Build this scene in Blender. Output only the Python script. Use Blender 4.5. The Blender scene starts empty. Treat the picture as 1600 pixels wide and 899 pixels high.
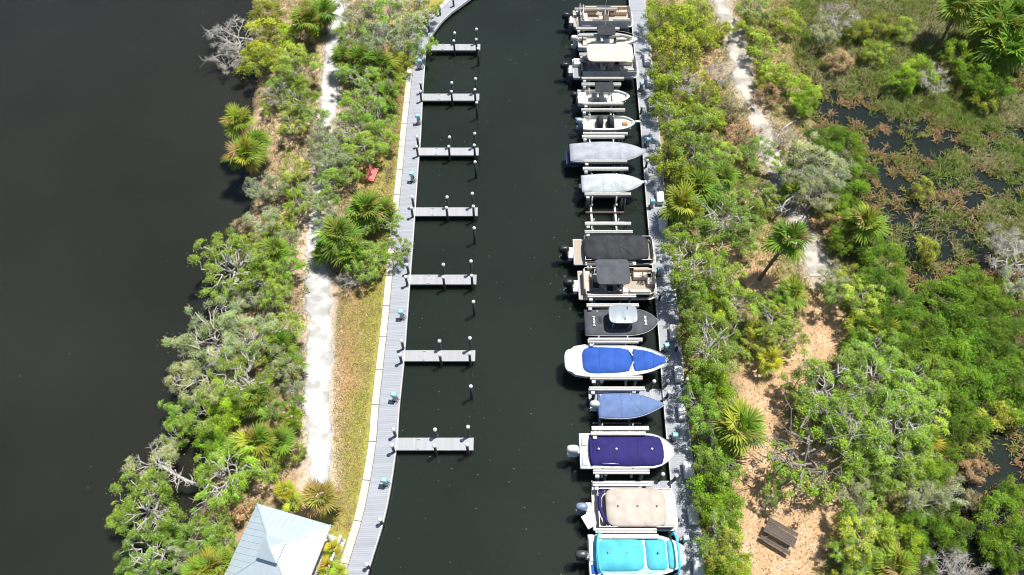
import bpy, bmesh, math, random
import numpy as np
from mathutils import Vector, Matrix, Euler
R = math.radians
rng = np.random.default_rng(7); random.seed(7)
scene = bpy.context.scene
COL = scene.collection

# ------------------------------------------------------------------ camera
CAM_H, PITCH, FPX = 55.0, R(57.5), 1180.0
cam_d = bpy.data.cameras.new('camera'); cam = bpy.data.objects.new('camera', cam_d); COL.objects.link(cam)
cam.location = (0, 0, CAM_H); cam.rotation_euler = (R(90) - PITCH, 0, 0)
cam_d.sensor_width = 36; cam_d.lens = 36 * FPX / 1600; cam_d.clip_end = 6000; cam_d.clip_start = 0.5
scene.camera = cam
# ------------------------------------------------------------------ sky and sun
SUN = Vector((0.30, 0.20, 1.0)).normalized()
world = bpy.data.worlds.new('World'); scene.world = world; world.use_nodes = True
wn = world.node_tree; wn.nodes.clear()
sky = wn.nodes.new('ShaderNodeTexSky'); sky.sky_type = 'NISHITA'; sky.sun_disc = False
sky.sun_elevation = math.asin(SUN.z); sky.sun_rotation = math.atan2(SUN.x, SUN.y)
bg = wn.nodes.new('ShaderNodeBackground'); bg.inputs['Strength'].default_value = 0.085
wo = wn.nodes.new('ShaderNodeOutputWorld')
wn.links.new(sky.outputs[0], bg.inputs[0]); wn.links.new(bg.outputs[0], wo.inputs[0])
sun_d = bpy.data.lights.new('sun', 'SUN'); sun_d.energy = 4.8; sun_d.angle = R(0.53); sun_d.color = (1, .965, .9)
sun = bpy.data.objects.new('sun', sun_d); COL.objects.link(sun); sun.rotation_euler = SUN.to_track_quat('Z', 'Y').to_euler()
sun.location = (20, 30, 90)
scene.view_settings.view_transform = 'Standard'; scene.view_settings.look = 'None'
scene.view_settings.exposure = 0.45; scene.view_settings.gamma = 1
scene.cycles.filter_width = 1.1; scene.cycles.max_bounces = 6; scene.cycles.transparent_max_bounces = 4

# ------------------------------------------------------------------ pixel -> place (z is the height of what the point lies on)
SP, CP = math.sin(PITCH), math.cos(PITCH)
def P(px, py, z=0.0):
    t = (py - 449.5) / FPX; u = (px - 800) / FPX
    k = (CAM_H - z) / (SP + t * CP)
    return Vector((u * k, (CP - t * SP) * k, z))
def PL(pts, z): return [tuple(P(x, y, z)[:2]) for x, y in pts]

# ------------------------------------------------------------------ materials
MATS = {}
def mat(name, col, rough=.6, metal=0., var=.12, scale=3., bump=0., bscale=40., col2=None, spec=.5, detail=4., coat=0.):
    if name in MATS: return MATS[name]
    m = bpy.data.materials.new(name); m.use_nodes = True; nt = m.node_tree; N = nt.nodes; L = nt.links
    p = N['Principled BSDF']; p.inputs['Roughness'].default_value = rough; p.inputs['Metallic'].default_value = metal
    p.inputs['Specular IOR Level'].default_value = spec; p.inputs['Coat Weight'].default_value = coat
    tc = N.new('ShaderNodeTexCoord')
    n = N.new('ShaderNodeTexNoise'); n.inputs['Scale'].default_value = scale; n.inputs['Detail'].default_value = detail
    L.new(tc.outputs['Object'], n.inputs['Vector'])
    r = N.new('ShaderNodeMapRange'); r.inputs['From Min'].default_value = .28; r.inputs['From Max'].default_value = .72
    L.new(n.outputs['Fac'], r.inputs['Value'])
    mx = N.new('ShaderNodeMix'); mx.data_type = 'RGBA'
    c2 = col2 if col2 else tuple(c * (1 + var) for c in col)
    c1 = col if col2 else tuple(c * (1 - var) for c in col)
    mx.inputs['A'].default_value = (*c1, 1); mx.inputs['B'].default_value = (*c2, 1)
    L.new(r.outputs[0], mx.inputs['Factor']); L.new(mx.outputs['Result'], p.inputs['Base Color'])
    if bump:
        b = N.new('ShaderNodeBump'); b.inputs['Strength'].default_value = bump; b.inputs['Distance'].default_value = .03
        n2 = N.new('ShaderNodeTexNoise'); n2.inputs['Scale'].default_value = bscale; n2.inputs['Detail'].default_value = 3
        L.new(tc.outputs['Object'], n2.inputs['Vector']); L.new(n2.outputs['Fac'], b.inputs['Height']); L.new(b.outputs[0], p.inputs['Normal'])
    MATS[name] = m; return m

def attr_mat(name, rough=.85, transl=0., fine=.3, fscale=14., objcol=False, bump=0., spec=.3, world=False):
    """colour comes from the mesh's own colour attribute (and the object's colour), varied by fine noise"""
    m = bpy.data.materials.new(name); m.use_nodes = True; nt = m.node_tree; N = nt.nodes; L = nt.links
    p = N['Principled BSDF']; p.inputs['Roughness'].default_value = rough; p.inputs['Specular IOR Level'].default_value = spec
    a = N.new('ShaderNodeAttribute'); a.attribute_name = 'Col'
    out = a.outputs['Color']
    if objcol:
        oi = N.new('ShaderNodeObjectInfo'); mm = N.new('ShaderNodeMix'); mm.data_type = 'RGBA'; mm.blend_type = 'MULTIPLY'
        mm.inputs['Factor'].default_value = 1
        L.new(out, mm.inputs['A']); L.new(oi.outputs['Color'], mm.inputs['B']); out = mm.outputs['Result']
    if fine:
        tc = N.new('ShaderNodeTexCoord'); n = N.new('ShaderNodeTexNoise'); n.inputs['Scale'].default_value = fscale
        n.inputs['Detail'].default_value = 6; n.inputs['Roughness'].default_value = .7
        L.new(tc.outputs['Object'], n.inputs['Vector'])
        r = N.new('ShaderNodeMapRange'); r.inputs['From Min'].default_value = .3; r.inputs['From Max'].default_value = .7
        r.inputs['To Min'].default_value = 1 - fine; r.inputs['To Max'].default_value = 1 + fine
        L.new(n.outputs['Fac'], r.inputs['Value'])
        h = N.new('ShaderNodeVectorMath'); h.operation = 'SCALE'
        L.new(out, h.inputs[0]); L.new(r.outputs[0], h.inputs['Scale']); out = h.outputs[0]
        if bump:
            b = N.new('ShaderNodeBump'); b.inputs['Strength'].default_value = bump; b.inputs['Distance'].default_value = .08
            L.new(n.outputs['Fac'], b.inputs['Height']); L.new(b.outputs[0], p.inputs['Normal'])
    L.new(out, p.inputs['Base Color'])
    if transl:
        t = N.new('ShaderNodeBsdfTranslucent'); L.new(out, t.inputs['Color'])
        ms = N.new('ShaderNodeMixShader'); ms.inputs[0].default_value = transl
        o = N['Material Output']; L.new(p.outputs[0], ms.inputs[1]); L.new(t.outputs[0], ms.inputs[2]); L.new(ms.outputs[0], o.inputs['Surface'])
    MATS[name] = m; return m

M_leaf = attr_mat('foliage', .55, .30, 0, objcol=True, spec=.12)
M_blade = attr_mat('blades', .6, .22, 0, spec=.2)
M_ground = attr_mat('ground', .95, 0, .38, 5., bump=.7, spec=.1)
M_bark = mat('bark', (.20, .17, .14), .9, var=.35, scale=9, bump=.5)
M_greybark = mat('grey_bark', (.50, .465, .42), .9, var=.3, scale=7, bump=.4)
M_palmbark = mat('palm_bark', (.20, .16, .12), .95, var=.4, scale=14, bump=.8, bscale=25)
M_plank = attr_mat('deck_planks', .75, 0, .10, 30., spec=.3)
M_concrete = mat('concrete', (.50, .475, .42), .9, var=.14, scale=2.2, bump=.2)
M_pile = mat('dark_piling', (.045, .05, .05), .6, var=.3, scale=6)
M_cap = mat('white_cap', (.70, .70, .68), .45, var=.04)
M_alu = mat('aluminium', (.62, .63, .64), .42, .55, var=.1, scale=12)
M_galv = mat('galvanised', (.50, .49, .455), .5, .2, var=.12, scale=6)
M_gel = mat('white_gelcoat', (.66, .66, .645), .22, var=.04, scale=2, coat=.3)
M_gelin = mat('cockpit_liner', (.56, .55, .52), .5, var=.08, scale=4)
M_navyhull = mat('navy_gelcoat', (.02, .03, .09), .2, coat=.4)
M_black = mat('black_plastic', (.018, .019, .021), .35, var=.2)
M_rubber = mat('black_rubber', (.02, .02, .02), .8)
M_white = mat('white_plastic', (.66, .66, .655), .4, var=.05)
M_beige = mat('beige_vinyl', (.50, .39, .28), .55, var=.1, scale=5)
M_cream = mat('cream_vinyl', (.58, .51, .42), .5, var=.07, scale=5)
M_maroon = mat('maroon_vinyl', (.13, .02, .03), .5)
M_carpet = mat('boat_carpet', (.38, .33, .27), .95, var=.12, scale=20)
M_greydeck = mat('marine_flooring', (.28, .29, .31), .9, var=.1, scale=15)
M_pontoon = mat('pontoon_tube', (.55, .56, .58), .35, .8, var=.08)
M_teal = mat('teal_plastic', (.24, .54, .60), .45, var=.08)
M_greypost = mat('grey_post', (.42, .44, .42), .6, var=.15)
M_glass = mat('smoked_acrylic', (.03, .04, .05), .08, spec=.8)

# ------------------------------------------------------------------ mesh building
class MB:
    def __init__(s): s.v = []; s.f = []
    def add(s, v, f):
        o = len(s.v); s.v += [tuple(x) for x in v]; s.f += [tuple(i + o for i in q) for q in f]; return s
    def box(s, c, d, rz=0, ry=0, rx=0, taper=1.):
        x, y, z = d[0] / 2, d[1] / 2, d[2] / 2
        M = Euler((rx, ry, rz)).to_matrix(); c = Vector(c); vs = []
        for k in (-1, 1):
            t = taper if k > 0 else 1
            for i, j in ((-1, -1), (1, -1), (1, 1), (-1, 1)): vs.append(c + M @ Vector((i * x * t, j * y * t, k * z)))
        return s.add(vs, [(3, 2, 1, 0), (4, 5, 6, 7), (0, 1, 5, 4), (1, 2, 6, 5), (2, 3, 7, 6), (3, 0, 4, 7)])
    def rings(s, rings, cap0=True, cap1=True, closed=True):
        n = len(rings[0]); o = len(s.v); f = []
        vs = [p for r in rings for p in r]
        for i in range(len(rings) - 1):
            for j in range(n if closed else n - 1):
                a = i * n + j; b = i * n + (j + 1) % n; f.append((a, b, b + n, a + n))
        if cap0: f.append(tuple(range(n - 1, -1, -1)))
        if cap1: f.append(tuple((len(rings) - 1) * n + k for k in range(n)))
        return s.add(vs, f)
    def tube(s, pts, rad, n=6, caps=True):
        pts = [Vector(p) for p in pts]; m = len(pts)
        if not hasattr(rad, '__len__'): rad = [rad] * m
        rs = []; up = None
        for i, p in enumerate(pts):
            d = (pts[min(i + 1, m - 1)] - pts[max(i - 1, 0)]).normalized()
            if up is None: up = Vector((0, 0, 1)) if abs(d.z) < .9 else Vector((1, 0, 0))
            a = d.cross(up)
            if a.length < 1e-4: a = d.cross(Vector((.3, 1, .2)))
            a.normalize(); b = a.cross(d).normalized(); up = b
            rs.append([p + (a * math.cos(2 * math.pi * k / n) + b * math.sin(2 * math.pi * k / n)) * rad[i] for k in range(n)])
        return s.rings(rs, caps, caps)
    def lathe(s, prof, c=(0, 0, 0), n=12):
        rs = [[(c[0] + r * math.cos(2 * math.pi * k / n), c[1] + r * math.sin(2 * math.pi * k / n), c[2] + z) for k in range(n)] for r, z in prof]
        return s.rings(rs)
    def prism(s, poly, z0, z1):
        n = len(poly)
        return s.rings([[(x, y, z0) for x, y in poly], [(x, y, z1) for x, y in poly]])
    def build(s, name, m, parent=None, smooth=False, bevel=0, auto=None):
        me = bpy.data.meshes.new(name); me.from_pydata(s.v, [], s.f); me.validate()
        bm = bmesh.new(); bm.from_mesh(me); bmesh.ops.recalc_face_normals(bm, faces=bm.faces); bm.to_mesh(me); bm.free()
        me.materials.append(m)
        if smooth: me.polygons.foreach_set('use_smooth', [True] * len(me.polygons))
        o = bpy.data.objects.new(name, me); COL.objects.link(o)
        if parent: o.parent = parent
        if bevel:
            b = o.modifiers.new('bevel', 'BEVEL'); b.width = bevel; b.segments = 2; b.limit_method = 'ANGLE'
        return o

def np_mesh(name, V, F, cols=None, m=None, smooth=False):
    V = np.asarray(V, dtype=np.float32); F = np.asarray(F, dtype=np.int32); k = F.shape[1]
    me = bpy.data.meshes.new(name); me.vertices.add(len(V)); me.vertices.foreach_set('co', V.ravel())
    me.loops.add(F.size); me.loops.foreach_set('vertex_index', F.ravel())
    me.polygons.add(len(F)); me.polygons.foreach_set('loop_start', np.arange(0, F.size, k, dtype=np.int32))
    me.update(calc_edges=True)
    me.polygons.foreach_set('use_smooth', np.full(len(F), bool(smooth)))
    if cols is not None:
        c = np.ones((len(V), 4), dtype=np.float32); c[:, :3] = cols
        a = me.color_attributes.new('Col', 'FLOAT_COLOR', 'POINT'); a.data.foreach_set('color', c.ravel())
    if m: me.materials.append(m)
    return me

def link(name, me, parent=None, loc=(0, 0, 0), rot=(0, 0, 0), sc=1, color=None):
    o = bpy.data.objects.new(name, me); COL.objects.link(o); o.location = loc; o.rotation_euler = rot
    o.scale = (sc, sc, sc) if not hasattr(sc, '__len__') else sc
    if parent: o.parent = parent
    if color: o.color = (*color, 1)
    return o
def tag(o, label=None, cat=None, group=None, kind=None):
    if label: o['label'] = label
    if cat: o['category'] = cat
    if group: o['group'] = group
    if kind: o['kind'] = kind
    return o
def thing(name, label, cat, loc=(0, 0, 0), rz=0, group=None):
    o = bpy.data.objects.new(name, None); COL.objects.link(o); o.location = loc; o.rotation_euler = (0, 0, rz)
    o.empty_display_size = .3
    return tag(o, label, cat, group)

# ------------------------------------------------------------------ noise and distance helpers
_VN = {}
def vnoise(x, y, sc, seed=0):
    """smooth value noise in 0..1"""
    if seed not in _VN: _VN[seed] = np.random.default_rng(1000 + seed).random((256, 256))
    g = _VN[seed]
    x = np.asarray(x) * sc + 1000; y = np.asarray(y) * sc + 1000
    xi = np.floor(x).astype(int); yi = np.floor(y).astype(int); fx = x - xi; fy = y - yi
    fx = fx * fx * (3 - 2 * fx); fy = fy * fy * (3 - 2 * fy)
    a = g[xi % 256, yi % 256]; b = g[(xi + 1) % 256, yi % 256]; c = g[xi % 256, (yi + 1) % 256]; d = g[(xi + 1) % 256, (yi + 1) % 256]
    return (a * (1 - fx) + b * fx) * (1 - fy) + (c * (1 - fx) + d * fx) * fy
def fbm(x, y, sc, seed=0): return (vnoise(x, y, sc, seed) * .5 + vnoise(x, y, sc * 2.1, seed + 1) * .3 + vnoise(x, y, sc * 4.3, seed + 2) * .2)
def segdist(x, y, line):
    x = np.asarray(x, float); y = np.asarray(y, float); best = np.full(x.shape, 1e9)
    for (ax, ay), (bx, by) in zip(line[:-1], line[1:]):
        dx, dy = bx - ax, by - ay; t = np.clip(((x - ax) * dx + (y - ay) * dy) / (dx * dx + dy * dy + 1e-9), 0, 1)
        best = np.minimum(best, np.hypot(x - ax - t * dx, y - ay - t * dy))
    return best
def inside(x, y, poly):
    x = np.asarray(x, float); y = np.asarray(y, float); r = np.zeros(x.shape, bool); n = len(poly)
    for i in range(n):
        ax, ay = poly[i]; bx, by = poly[(i + 1) % n]
        c = (ay > y) != (by > y)
        with np.errstate(divide='ignore', invalid='ignore'):
            r ^= c & (x < (bx - ax) * (y - ay) / (by - ay + 1e-12) + ax)
    return r
def sdist(x, y, poly):
    d = segdist(x, y, poly + [poly[0]]); return np.where(inside(x, y, poly), d, -d)
def smooth(a, b, x): t = np.clip((x - a) / (b - a), 0, 1); return t * t * (3 - 2 * t)
def resample(pts, step):
    p = np.array(pts, float); d = np.r_[0, np.cumsum(np.hypot(*np.diff(p, axis=0).T))]
    s = np.arange(0, d[-1], step); return np.c_[np.interp(s, d, p[:, 0]), np.interp(s, d, p[:, 1])]
def spline(pts, n=8):
    """Catmull-Rom through points"""
    p = [np.array(q, float) for q in pts]; p = [2 * p[0] - p[1]] + p + [2 * p[-1] - p[-2]]; out = []
    for i in range(1, len(p) - 2):
        for k in range(n):
            t = k / n; a, b, c, d = p[i - 1:i + 3]
            out.append(.5 * (2 * b + (c - a) * t + (2 * a - 5 * b + 4 * c - d) * t * t + (3 * b - a - 3 * c + d) * t ** 3))
    out.append(p[-2]); return [tuple(q) for q in out]

# ------------------------------------------------------------------ the lie of the land
DZ = 0.66                                                  # height of the decks above the water
W_IN = PL([(538, 905), (569, 800), (587, 700), (592, 639), (600, 565), (607, 500), (609, 480), (620, 360), (630, 260), (634, 217), (641, 150), (647, 95), (653, 62), (672, 34), (686, 18), (706, 0)], DZ)
W_OUT = PL([(571, 905), (602, 800), (618.5, 700), (623, 639), (630.6, 565), (635.5, 500), (637, 480), (646, 360), (653, 260), (656.6, 217), (660, 150), (664, 95), (668, 66), (686, 38), (704, 20), (731, 0)], DZ)
def extend(l, a, b):
    l = list(l); d = np.array(l[0]) - np.array(l[1]); d /= np.hypot(*d); e = np.array(l[-1]) - np.array(l[-2]); e /= np.hypot(*e)
    return [tuple(np.array(l[0]) + d * a)] + l + [tuple(np.array(l[-1]) + e * b)]
W_IN = spline(extend(W_IN, 14, 26)); W_OUT = spline(extend(W_OUT, 14, 26))
W_IN = [tuple(q) for q in resample(W_IN, .5)]; W_OUT = [tuple(q) for q in resample(W_OUT, .5)]
shoreW = PL([(262, 1010), (285, 899), (300, 830), (322, 760), (335, 690), (345, 600), (352, 520), (365, 450), (372, 380), (392, 325), (392, 265), (384, 215), (400, 165), (402, 130), (392, 60), (398, 0), (405, -90), (420, -220)], .3)
LANDW = [(float(a), float(b)) for a, b in W_IN] + [tuple(q) for q in reversed(shoreW)]
E_IN = PL([(983, 0), (989, 53), (999, 171), (1003, 214), (1012, 335), (1028, 502), (1035, 598), (1041, 670), (1048, 745), (1056, 831), (1062, 899)], DZ)
E_IN = spline(extend(E_IN, 14, 12)); E_IN = [tuple(q) for q in resample(E_IN, .5)]
E_OUT = []
for i, q in enumerate(E_IN):
    a = np.array(E_IN[max(i - 1, 0)]); b = np.array(E_IN[min(i + 1, len(E_IN) - 1)]); d = (b - a) / np.hypot(*(b - a))
    E_OUT.append(tuple(np.array(q) + 1.72 * np.array([-d[1], d[0]])))      # walking towards the camera, land lies to the left
MARSH = np.array(PL([(1200, -120), (1235, 0), (1245, 60), (1245, 130), (1275, 190), (1305, 280), (1350, 330), (1395, 420), (1440, 520), (1470, 620), (1490, 700), (1475, 780), (1450, 840), (1440, 899), (1430, 1010)], .3))
PONDS = [(*P(x, y, 0)[:2], r) for x, y, r in [(1298, 165, 1.6), (1325, 182, 1.5), (1345, 160, 1.3), (1372, 192, 1.5), (1400, 225, 1.3), (1392, 275, 1.5), (1398, 300, 1.0), (1425, 205, 1.3), (1455, 232, 1.3), (1350, 215, 1.1), (1490, 225, 1.2), (1430, 330, .9), (1470, 410, .8), (1420, 340, .9),
         (1545, 745, 1.1), (1550, 800, 1.1), (1535, 850, 1.5), (1510, 870, 1.5), (1560, 700, 1.0), (1575, 730, 1.0), (1450, 880, 1.3), (1480, 840, 1.1), (1500, 715, .8), (1430, 835, .9), (1570, 880, 1.4), (1590, 150, 1.5), (1580, 300, 1.8), (1520, 310, 1.2), (1540, 215, 1.0)]]
def hW(x, y):
    d = sdist(x, y, LANDW) + (fbm(x, y, .7, 3) - .5) * 1.2 * (segdist(x, y, shoreW) < 4)
    return np.where(d > 0, .12 + .5 * smooth(0, .9, d), .12 - .5 * np.clip(-d, 0, 4)) + (fbm(x, y, .55, 9) - .5) * .2 * smooth(.8, 2.5, d)
def hE(x, y):
    xl = np.interp(y, MARSH[::-1, 1], MARSH[::-1, 0]); d = (x - xl) + (fbm(x, y, .3, 21) - .5) * 3
    wet = smooth(-2.2, 1.2, d)
    dry = .62 + (fbm(x, y, .5, 12) - .5) * .22
    far = smooth(52, 66, y)
    mar = -.035 + .19 * far + (fbm(x, y, .75, 31) - .5) * .40 * (1 - .5 * far) + (vnoise(x, y, 1.7, 37) - .5) * .20
    for a, b, r in PONDS: mar = mar - .17 * np.exp(-((x - a) ** 2 + (y - b) ** 2) / (r * r))
    z = dry * (1 - wet) + mar * wet
    dd = segdist(x, y, E_OUT)
    return np.where(dd < 1.0, np.minimum(z, .46), z)
# ================================================================== SETTING
# water: one sheet for river, canal and marsh
def water_material():
    m = bpy.data.materials.new('dark_water'); m.use_nodes = True; N = m.node_tree.nodes; L = m.node_tree.links
    p = N['Principled BSDF']; p.inputs['Roughness'].default_value = .07; p.inputs['IOR'].default_value = 1.33
    p.subsurface_method = 'BURLEY'; p.inputs['Subsurface Weight'].default_value = 1; p.inputs['Subsurface Radius'].default_value = (.9, 1.0, .9); p.inputs['Subsurface Scale'].default_value = .55   # light spreads sideways in the murky water
    tc = N.new('ShaderNodeTexCoord')
    n = N.new('ShaderNodeTexNoise'); n.inputs['Scale'].default_value = .06; n.inputs['Detail'].default_value = 5
    L.new(tc.outputs['Object'], n.inputs['Vector'])
    sx = N.new('ShaderNodeSeparateXYZ'); L.new(tc.outputs['Object'], sx.inputs[0])
    # the open river carries brown silt, the sheltered canal and marsh are greener and clearer
    rv = N.new('ShaderNodeMapRange'); rv.inputs['From Min'].default_value = -17; rv.inputs['From Max'].default_value = -13
    rv.inputs['To Min'].default_value = 1; rv.inputs['To Max'].default_value = 0; L.new(sx.outputs['X'], rv.inputs['Value'])
    c1 = N.new('ShaderNodeMix'); c1.data_type = 'RGBA'; c1.inputs['A'].default_value = (.0145, .0200, .0150, 1); c1.inputs['B'].default_value = (.0185, .0190, .0140, 1)
    L.new(rv.outputs[0], c1.inputs['Factor'])
    r = N.new('ShaderNodeMapRange'); r.inputs['From Min'].default_value = .3; r.inputs['From Max'].default_value = .7; r.inputs['To Min'].default_value = .8; r.inputs['To Max'].default_value = 1.22
    L.new(n.outputs['Fac'], r.inputs['Value'])
    h = N.new('ShaderNodeVectorMath'); h.operation = 'SCALE'; L.new(c1.outputs['Result'], h.inputs[0]); L.new(r.outputs[0], h.inputs['Scale'])
    L.new(h.outputs[0], p.inputs['Base Color'])
    n2 = N.new('ShaderNodeTexNoise'); n2.inputs['Scale'].default_value = 2.2; n2.inputs['Detail'].default_value = 5; L.new(tc.outputs['Object'], n2.inputs['Vector'])
    b = N.new('ShaderNodeBump'); b.inputs['Strength'].default_value = .22; b.inputs['Distance'].default_value = .05
    L.new(n2.outputs['Fac'], b.inputs['Height']); L.new(b.outputs[0], p.inputs['Normal'])
    return m
wb = MB(); wb.add([(-2500, -2500, 0), (2500, -2500, 0), (2500, 2500, 0), (-2500, 2500, 0)], [(0, 1, 2, 3)])
tag(wb.build('water', water_material()), kind='structure')
bb = MB(); bb.add([(-2500, -2500, -2.2), (2500, -2500, -2.2), (2500, 2500, -2.2), (-2500, 2500, -2.2)], [(0, 1, 2, 3)])
tag(bb.build('riverbed', mat('mud', (.05, .04, .03), .9)), kind='structure')

PATHW = PL([(531, -60), (529, 0), (524, 60), (519, 120), (512, 180), (507, 235), (501, 290), (494, 345), (491, 390), (499, 430), (498, 480), (498, 560), (498, 640), (500, 700), (502, 760)], .65)
PATHW_W = [.75, .85, 1.1, 1.15, .75, .5, .5, .6, 1.0, 1.25, 1.28, 1.2, 1.1, 1.1, .9]
PATHE = PL([(1118, -60), (1125, 0), (1140, 40), (1155, 85), (1160, 125), (1175, 165), (1192, 205), (1208, 250), (1228, 300), (1252, 350), (1272, 400), (1280, 432)], .65)
PATHE_W = [.6, .7, 1.15, 1.35, .95, .8, 1.5, .9, .9, 1.1, 1.25, .9]
CLEAR = [PL(q, .65) for q in (
    [(1170, 560), (1215, 540), (1262, 470), (1300, 470), (1330, 500), (1320, 545), (1280, 580), (1235, 640), (1240, 690), (1330, 700), (1340, 790), (1290, 870), (1270, 930), (1165, 930), (1160, 880), (1145, 800), (1150, 720), (1160, 640), (1140, 590)],
    [(1090, 365), (1150, 370), (1160, 420), (1205, 410), (1215, 450), (1190, 480), (1160, 450), (1105, 405)],
    [(1075, 75), (1125, 80), (1130, 130), (1090, 145), (1070, 110)],
    [(1210, 190), (1240, 185), (1250, 245), (1225, 255)])]
M_sand = None
def terrain(name, xs, ys, hf, cf):
    X, Y = np.meshgrid(xs, ys); Z = hf(X, Y); C = cf(X, Y, Z)
    nx, ny = len(xs), len(ys); i = np.arange((nx - 1) * (ny - 1)); a = (i // (nx - 1)) * nx + i % (nx - 1)
    F = np.c_[a, a + 1, a + nx + 1, a + nx]
    F = F[(Z.ravel()[F] > -1.5).any(axis=1)]
    V = np.c_[X.ravel(), Y.ravel(), Z.ravel()]
    used = np.unique(F); mp = -np.ones(len(V), int); mp[used] = np.arange(len(used))
    o = link(name, np_mesh(name, V[used], mp[F], C.reshape(-1, 3)[used], M_ground, True)); return tag(o, kind='structure')
def mix(a, b, t): return a * (1 - t[..., None]) + np.array(b) * t[..., None]
def colW(x, y, z):
    n = fbm(x, y, .35, 41); n2 = fbm(x, y, 1.6, 45)
    c = np.zeros(x.shape + (3,)) + np.array((.36, .25, .16))
    c = mix(c, (.52, .37, .24), smooth(.42, .6, n)); c = mix(c, (.15, .15, .05), smooth(.5, .66, n2) * .7)
    dc = segdist(x, y, W_IN) - .62
    lawn = smooth(3.4, 2.6, dc + (n - .5) * 2)
    dp = segdist(x, y, PATHW)
    c = mix(c, (.42, .255, .12), lawn * .9)
    c = mix(c, (.25, .27, .045), smooth(3.0, .9, dc + (n - .5) * 2.6) * (.7 + .3 * n2))
    c = mix(c, (.38, .31, .10), smooth(.5, .6, n2) * lawn * .45)
    c = mix(c, (.55, .46, .38), smooth(2.0, .9, dp) * .6)
    return mix(c, (.07, .055, .035), smooth(.35, .0, z))
def colE(x, y, z):
    n = fbm(x, y, .35, 51); n2 = fbm(x, y, 1.5, 55)
    c = np.zeros(x.shape + (3,)) + np.array((.28, .22, .11))
    c = mix(c, (.44, .32, .17), smooth(.45, .62, n)); c = mix(c, (.12, .16, .04), smooth(.45, .62, n2) * .7)
    for q in CLEAR:
        d = sdist(x, y, q) + (n - .5) * 3
        c = mix(c, (.50, .325, .185), smooth(-.5, .6, d)); c = mix(c, (.56, .41, .27), smooth(.5, .75, n2) * smooth(0, 1.2, d))
    dp = segdist(x, y, PATHE); c = mix(c, (.46, .39, .31), smooth(2.2, 1.0, dp) * .7)
    xl = np.interp(y, MARSH[::-1, 1], MARSH[::-1, 0]); wet = smooth(-1, 1.5, x - xl)
    mc = np.zeros(x.shape + (3,)) + np.array((.06, .055, .022)); mc = mix(mc, (.06, .085, .016), smooth(.45, .6, n)); mc = mix(mc, (.09, .06, .035), smooth(.5, .65, n2))
    mc = mix(mc, (.03, .03, .02), smooth(.06, -.03, z))
    return c * (1 - wet[..., None]) + mc * wet[..., None]
terrain('riverside_ground', np.arange(-34, 4.01, .3), np.arange(-4, 104, .3), hW, colW)
EO = np.array(E_OUT)[::-1]
terrain('marsh_ground', np.r_[np.arange(9.5, 66, .33), np.arange(66, 130, 2.5)], np.arange(-4, 112, .33),
        lambda x, y: np.where(x > np.interp(y, EO[:, 1], EO[:, 0]) - .9, hE(x, y), -3.0), colE)

# shell and sand paths: ribbons that follow the ground with ragged edges
def path(name, line, wid, hf, col, mat_):
    l = spline(line, 26); w = np.interp(np.linspace(0, 1, len(l)), np.linspace(0, 1, len(wid)), wid); l = np.array(l)
    nc = 13; d = np.gradient(l, axis=0); d /= np.hypot(*d.T)[:, None]; nrm = np.c_[-d[:, 1], d[:, 0]]
    wl, wr = [w * (1 + (vnoise(l[:, 0], l[:, 1], .45, 61 + e_) - .5) * .7 + (vnoise(l[:, 0], l[:, 1], 2.3, 63 + e_) - .5) * .45) for e_ in (0, 1)]
    u = np.linspace(-1, 1, nc)[None, :]; e = np.abs(u) + 0 * wl[:, None]; off = np.where(u > 0, u * wl[:, None], u * wr[:, None])
    q = l[:, None, :] + nrm[:, None, :] * off[..., None]; x, y = q[..., 0], q[..., 1]
    z = hf(x, y) + .045 - .10 * np.clip(e - .8, 0, 1) / .2
    t = (1 - .38 * smooth(.55, 1, e)) * (1 - .34 * smooth(.42, .7, fbm(x, y, .9, 66))) * (1 - .16 * vnoise(x, y, 4.5, 68)) * np.where((e > .38) & (e < .62), .93, 1)
    V = np.stack([x, y, z], -1).reshape(-1, 3); C = (t[..., None] * np.array(col)).reshape(-1, 3)
    i = np.arange((len(l) - 1) * (nc - 1)); a = (i // (nc - 1)) * nc + i % (nc - 1)
    return tag(link(name, np_mesh(name, V, np.c_[a, a + 1, a + nc + 1, a + nc], C, mat_, True)), kind='structure')
M_shell = attr_mat('crushed_shell', .95, 0, .16, 9., bump=.6, spec=.1)
path('shell_path', PATHW, PATHW_W, hW, (.64, .625, .60), M_shell)
path('sand_path', PATHE, PATHE_W, hE, (.58, .53, .46), M_shell)

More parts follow.
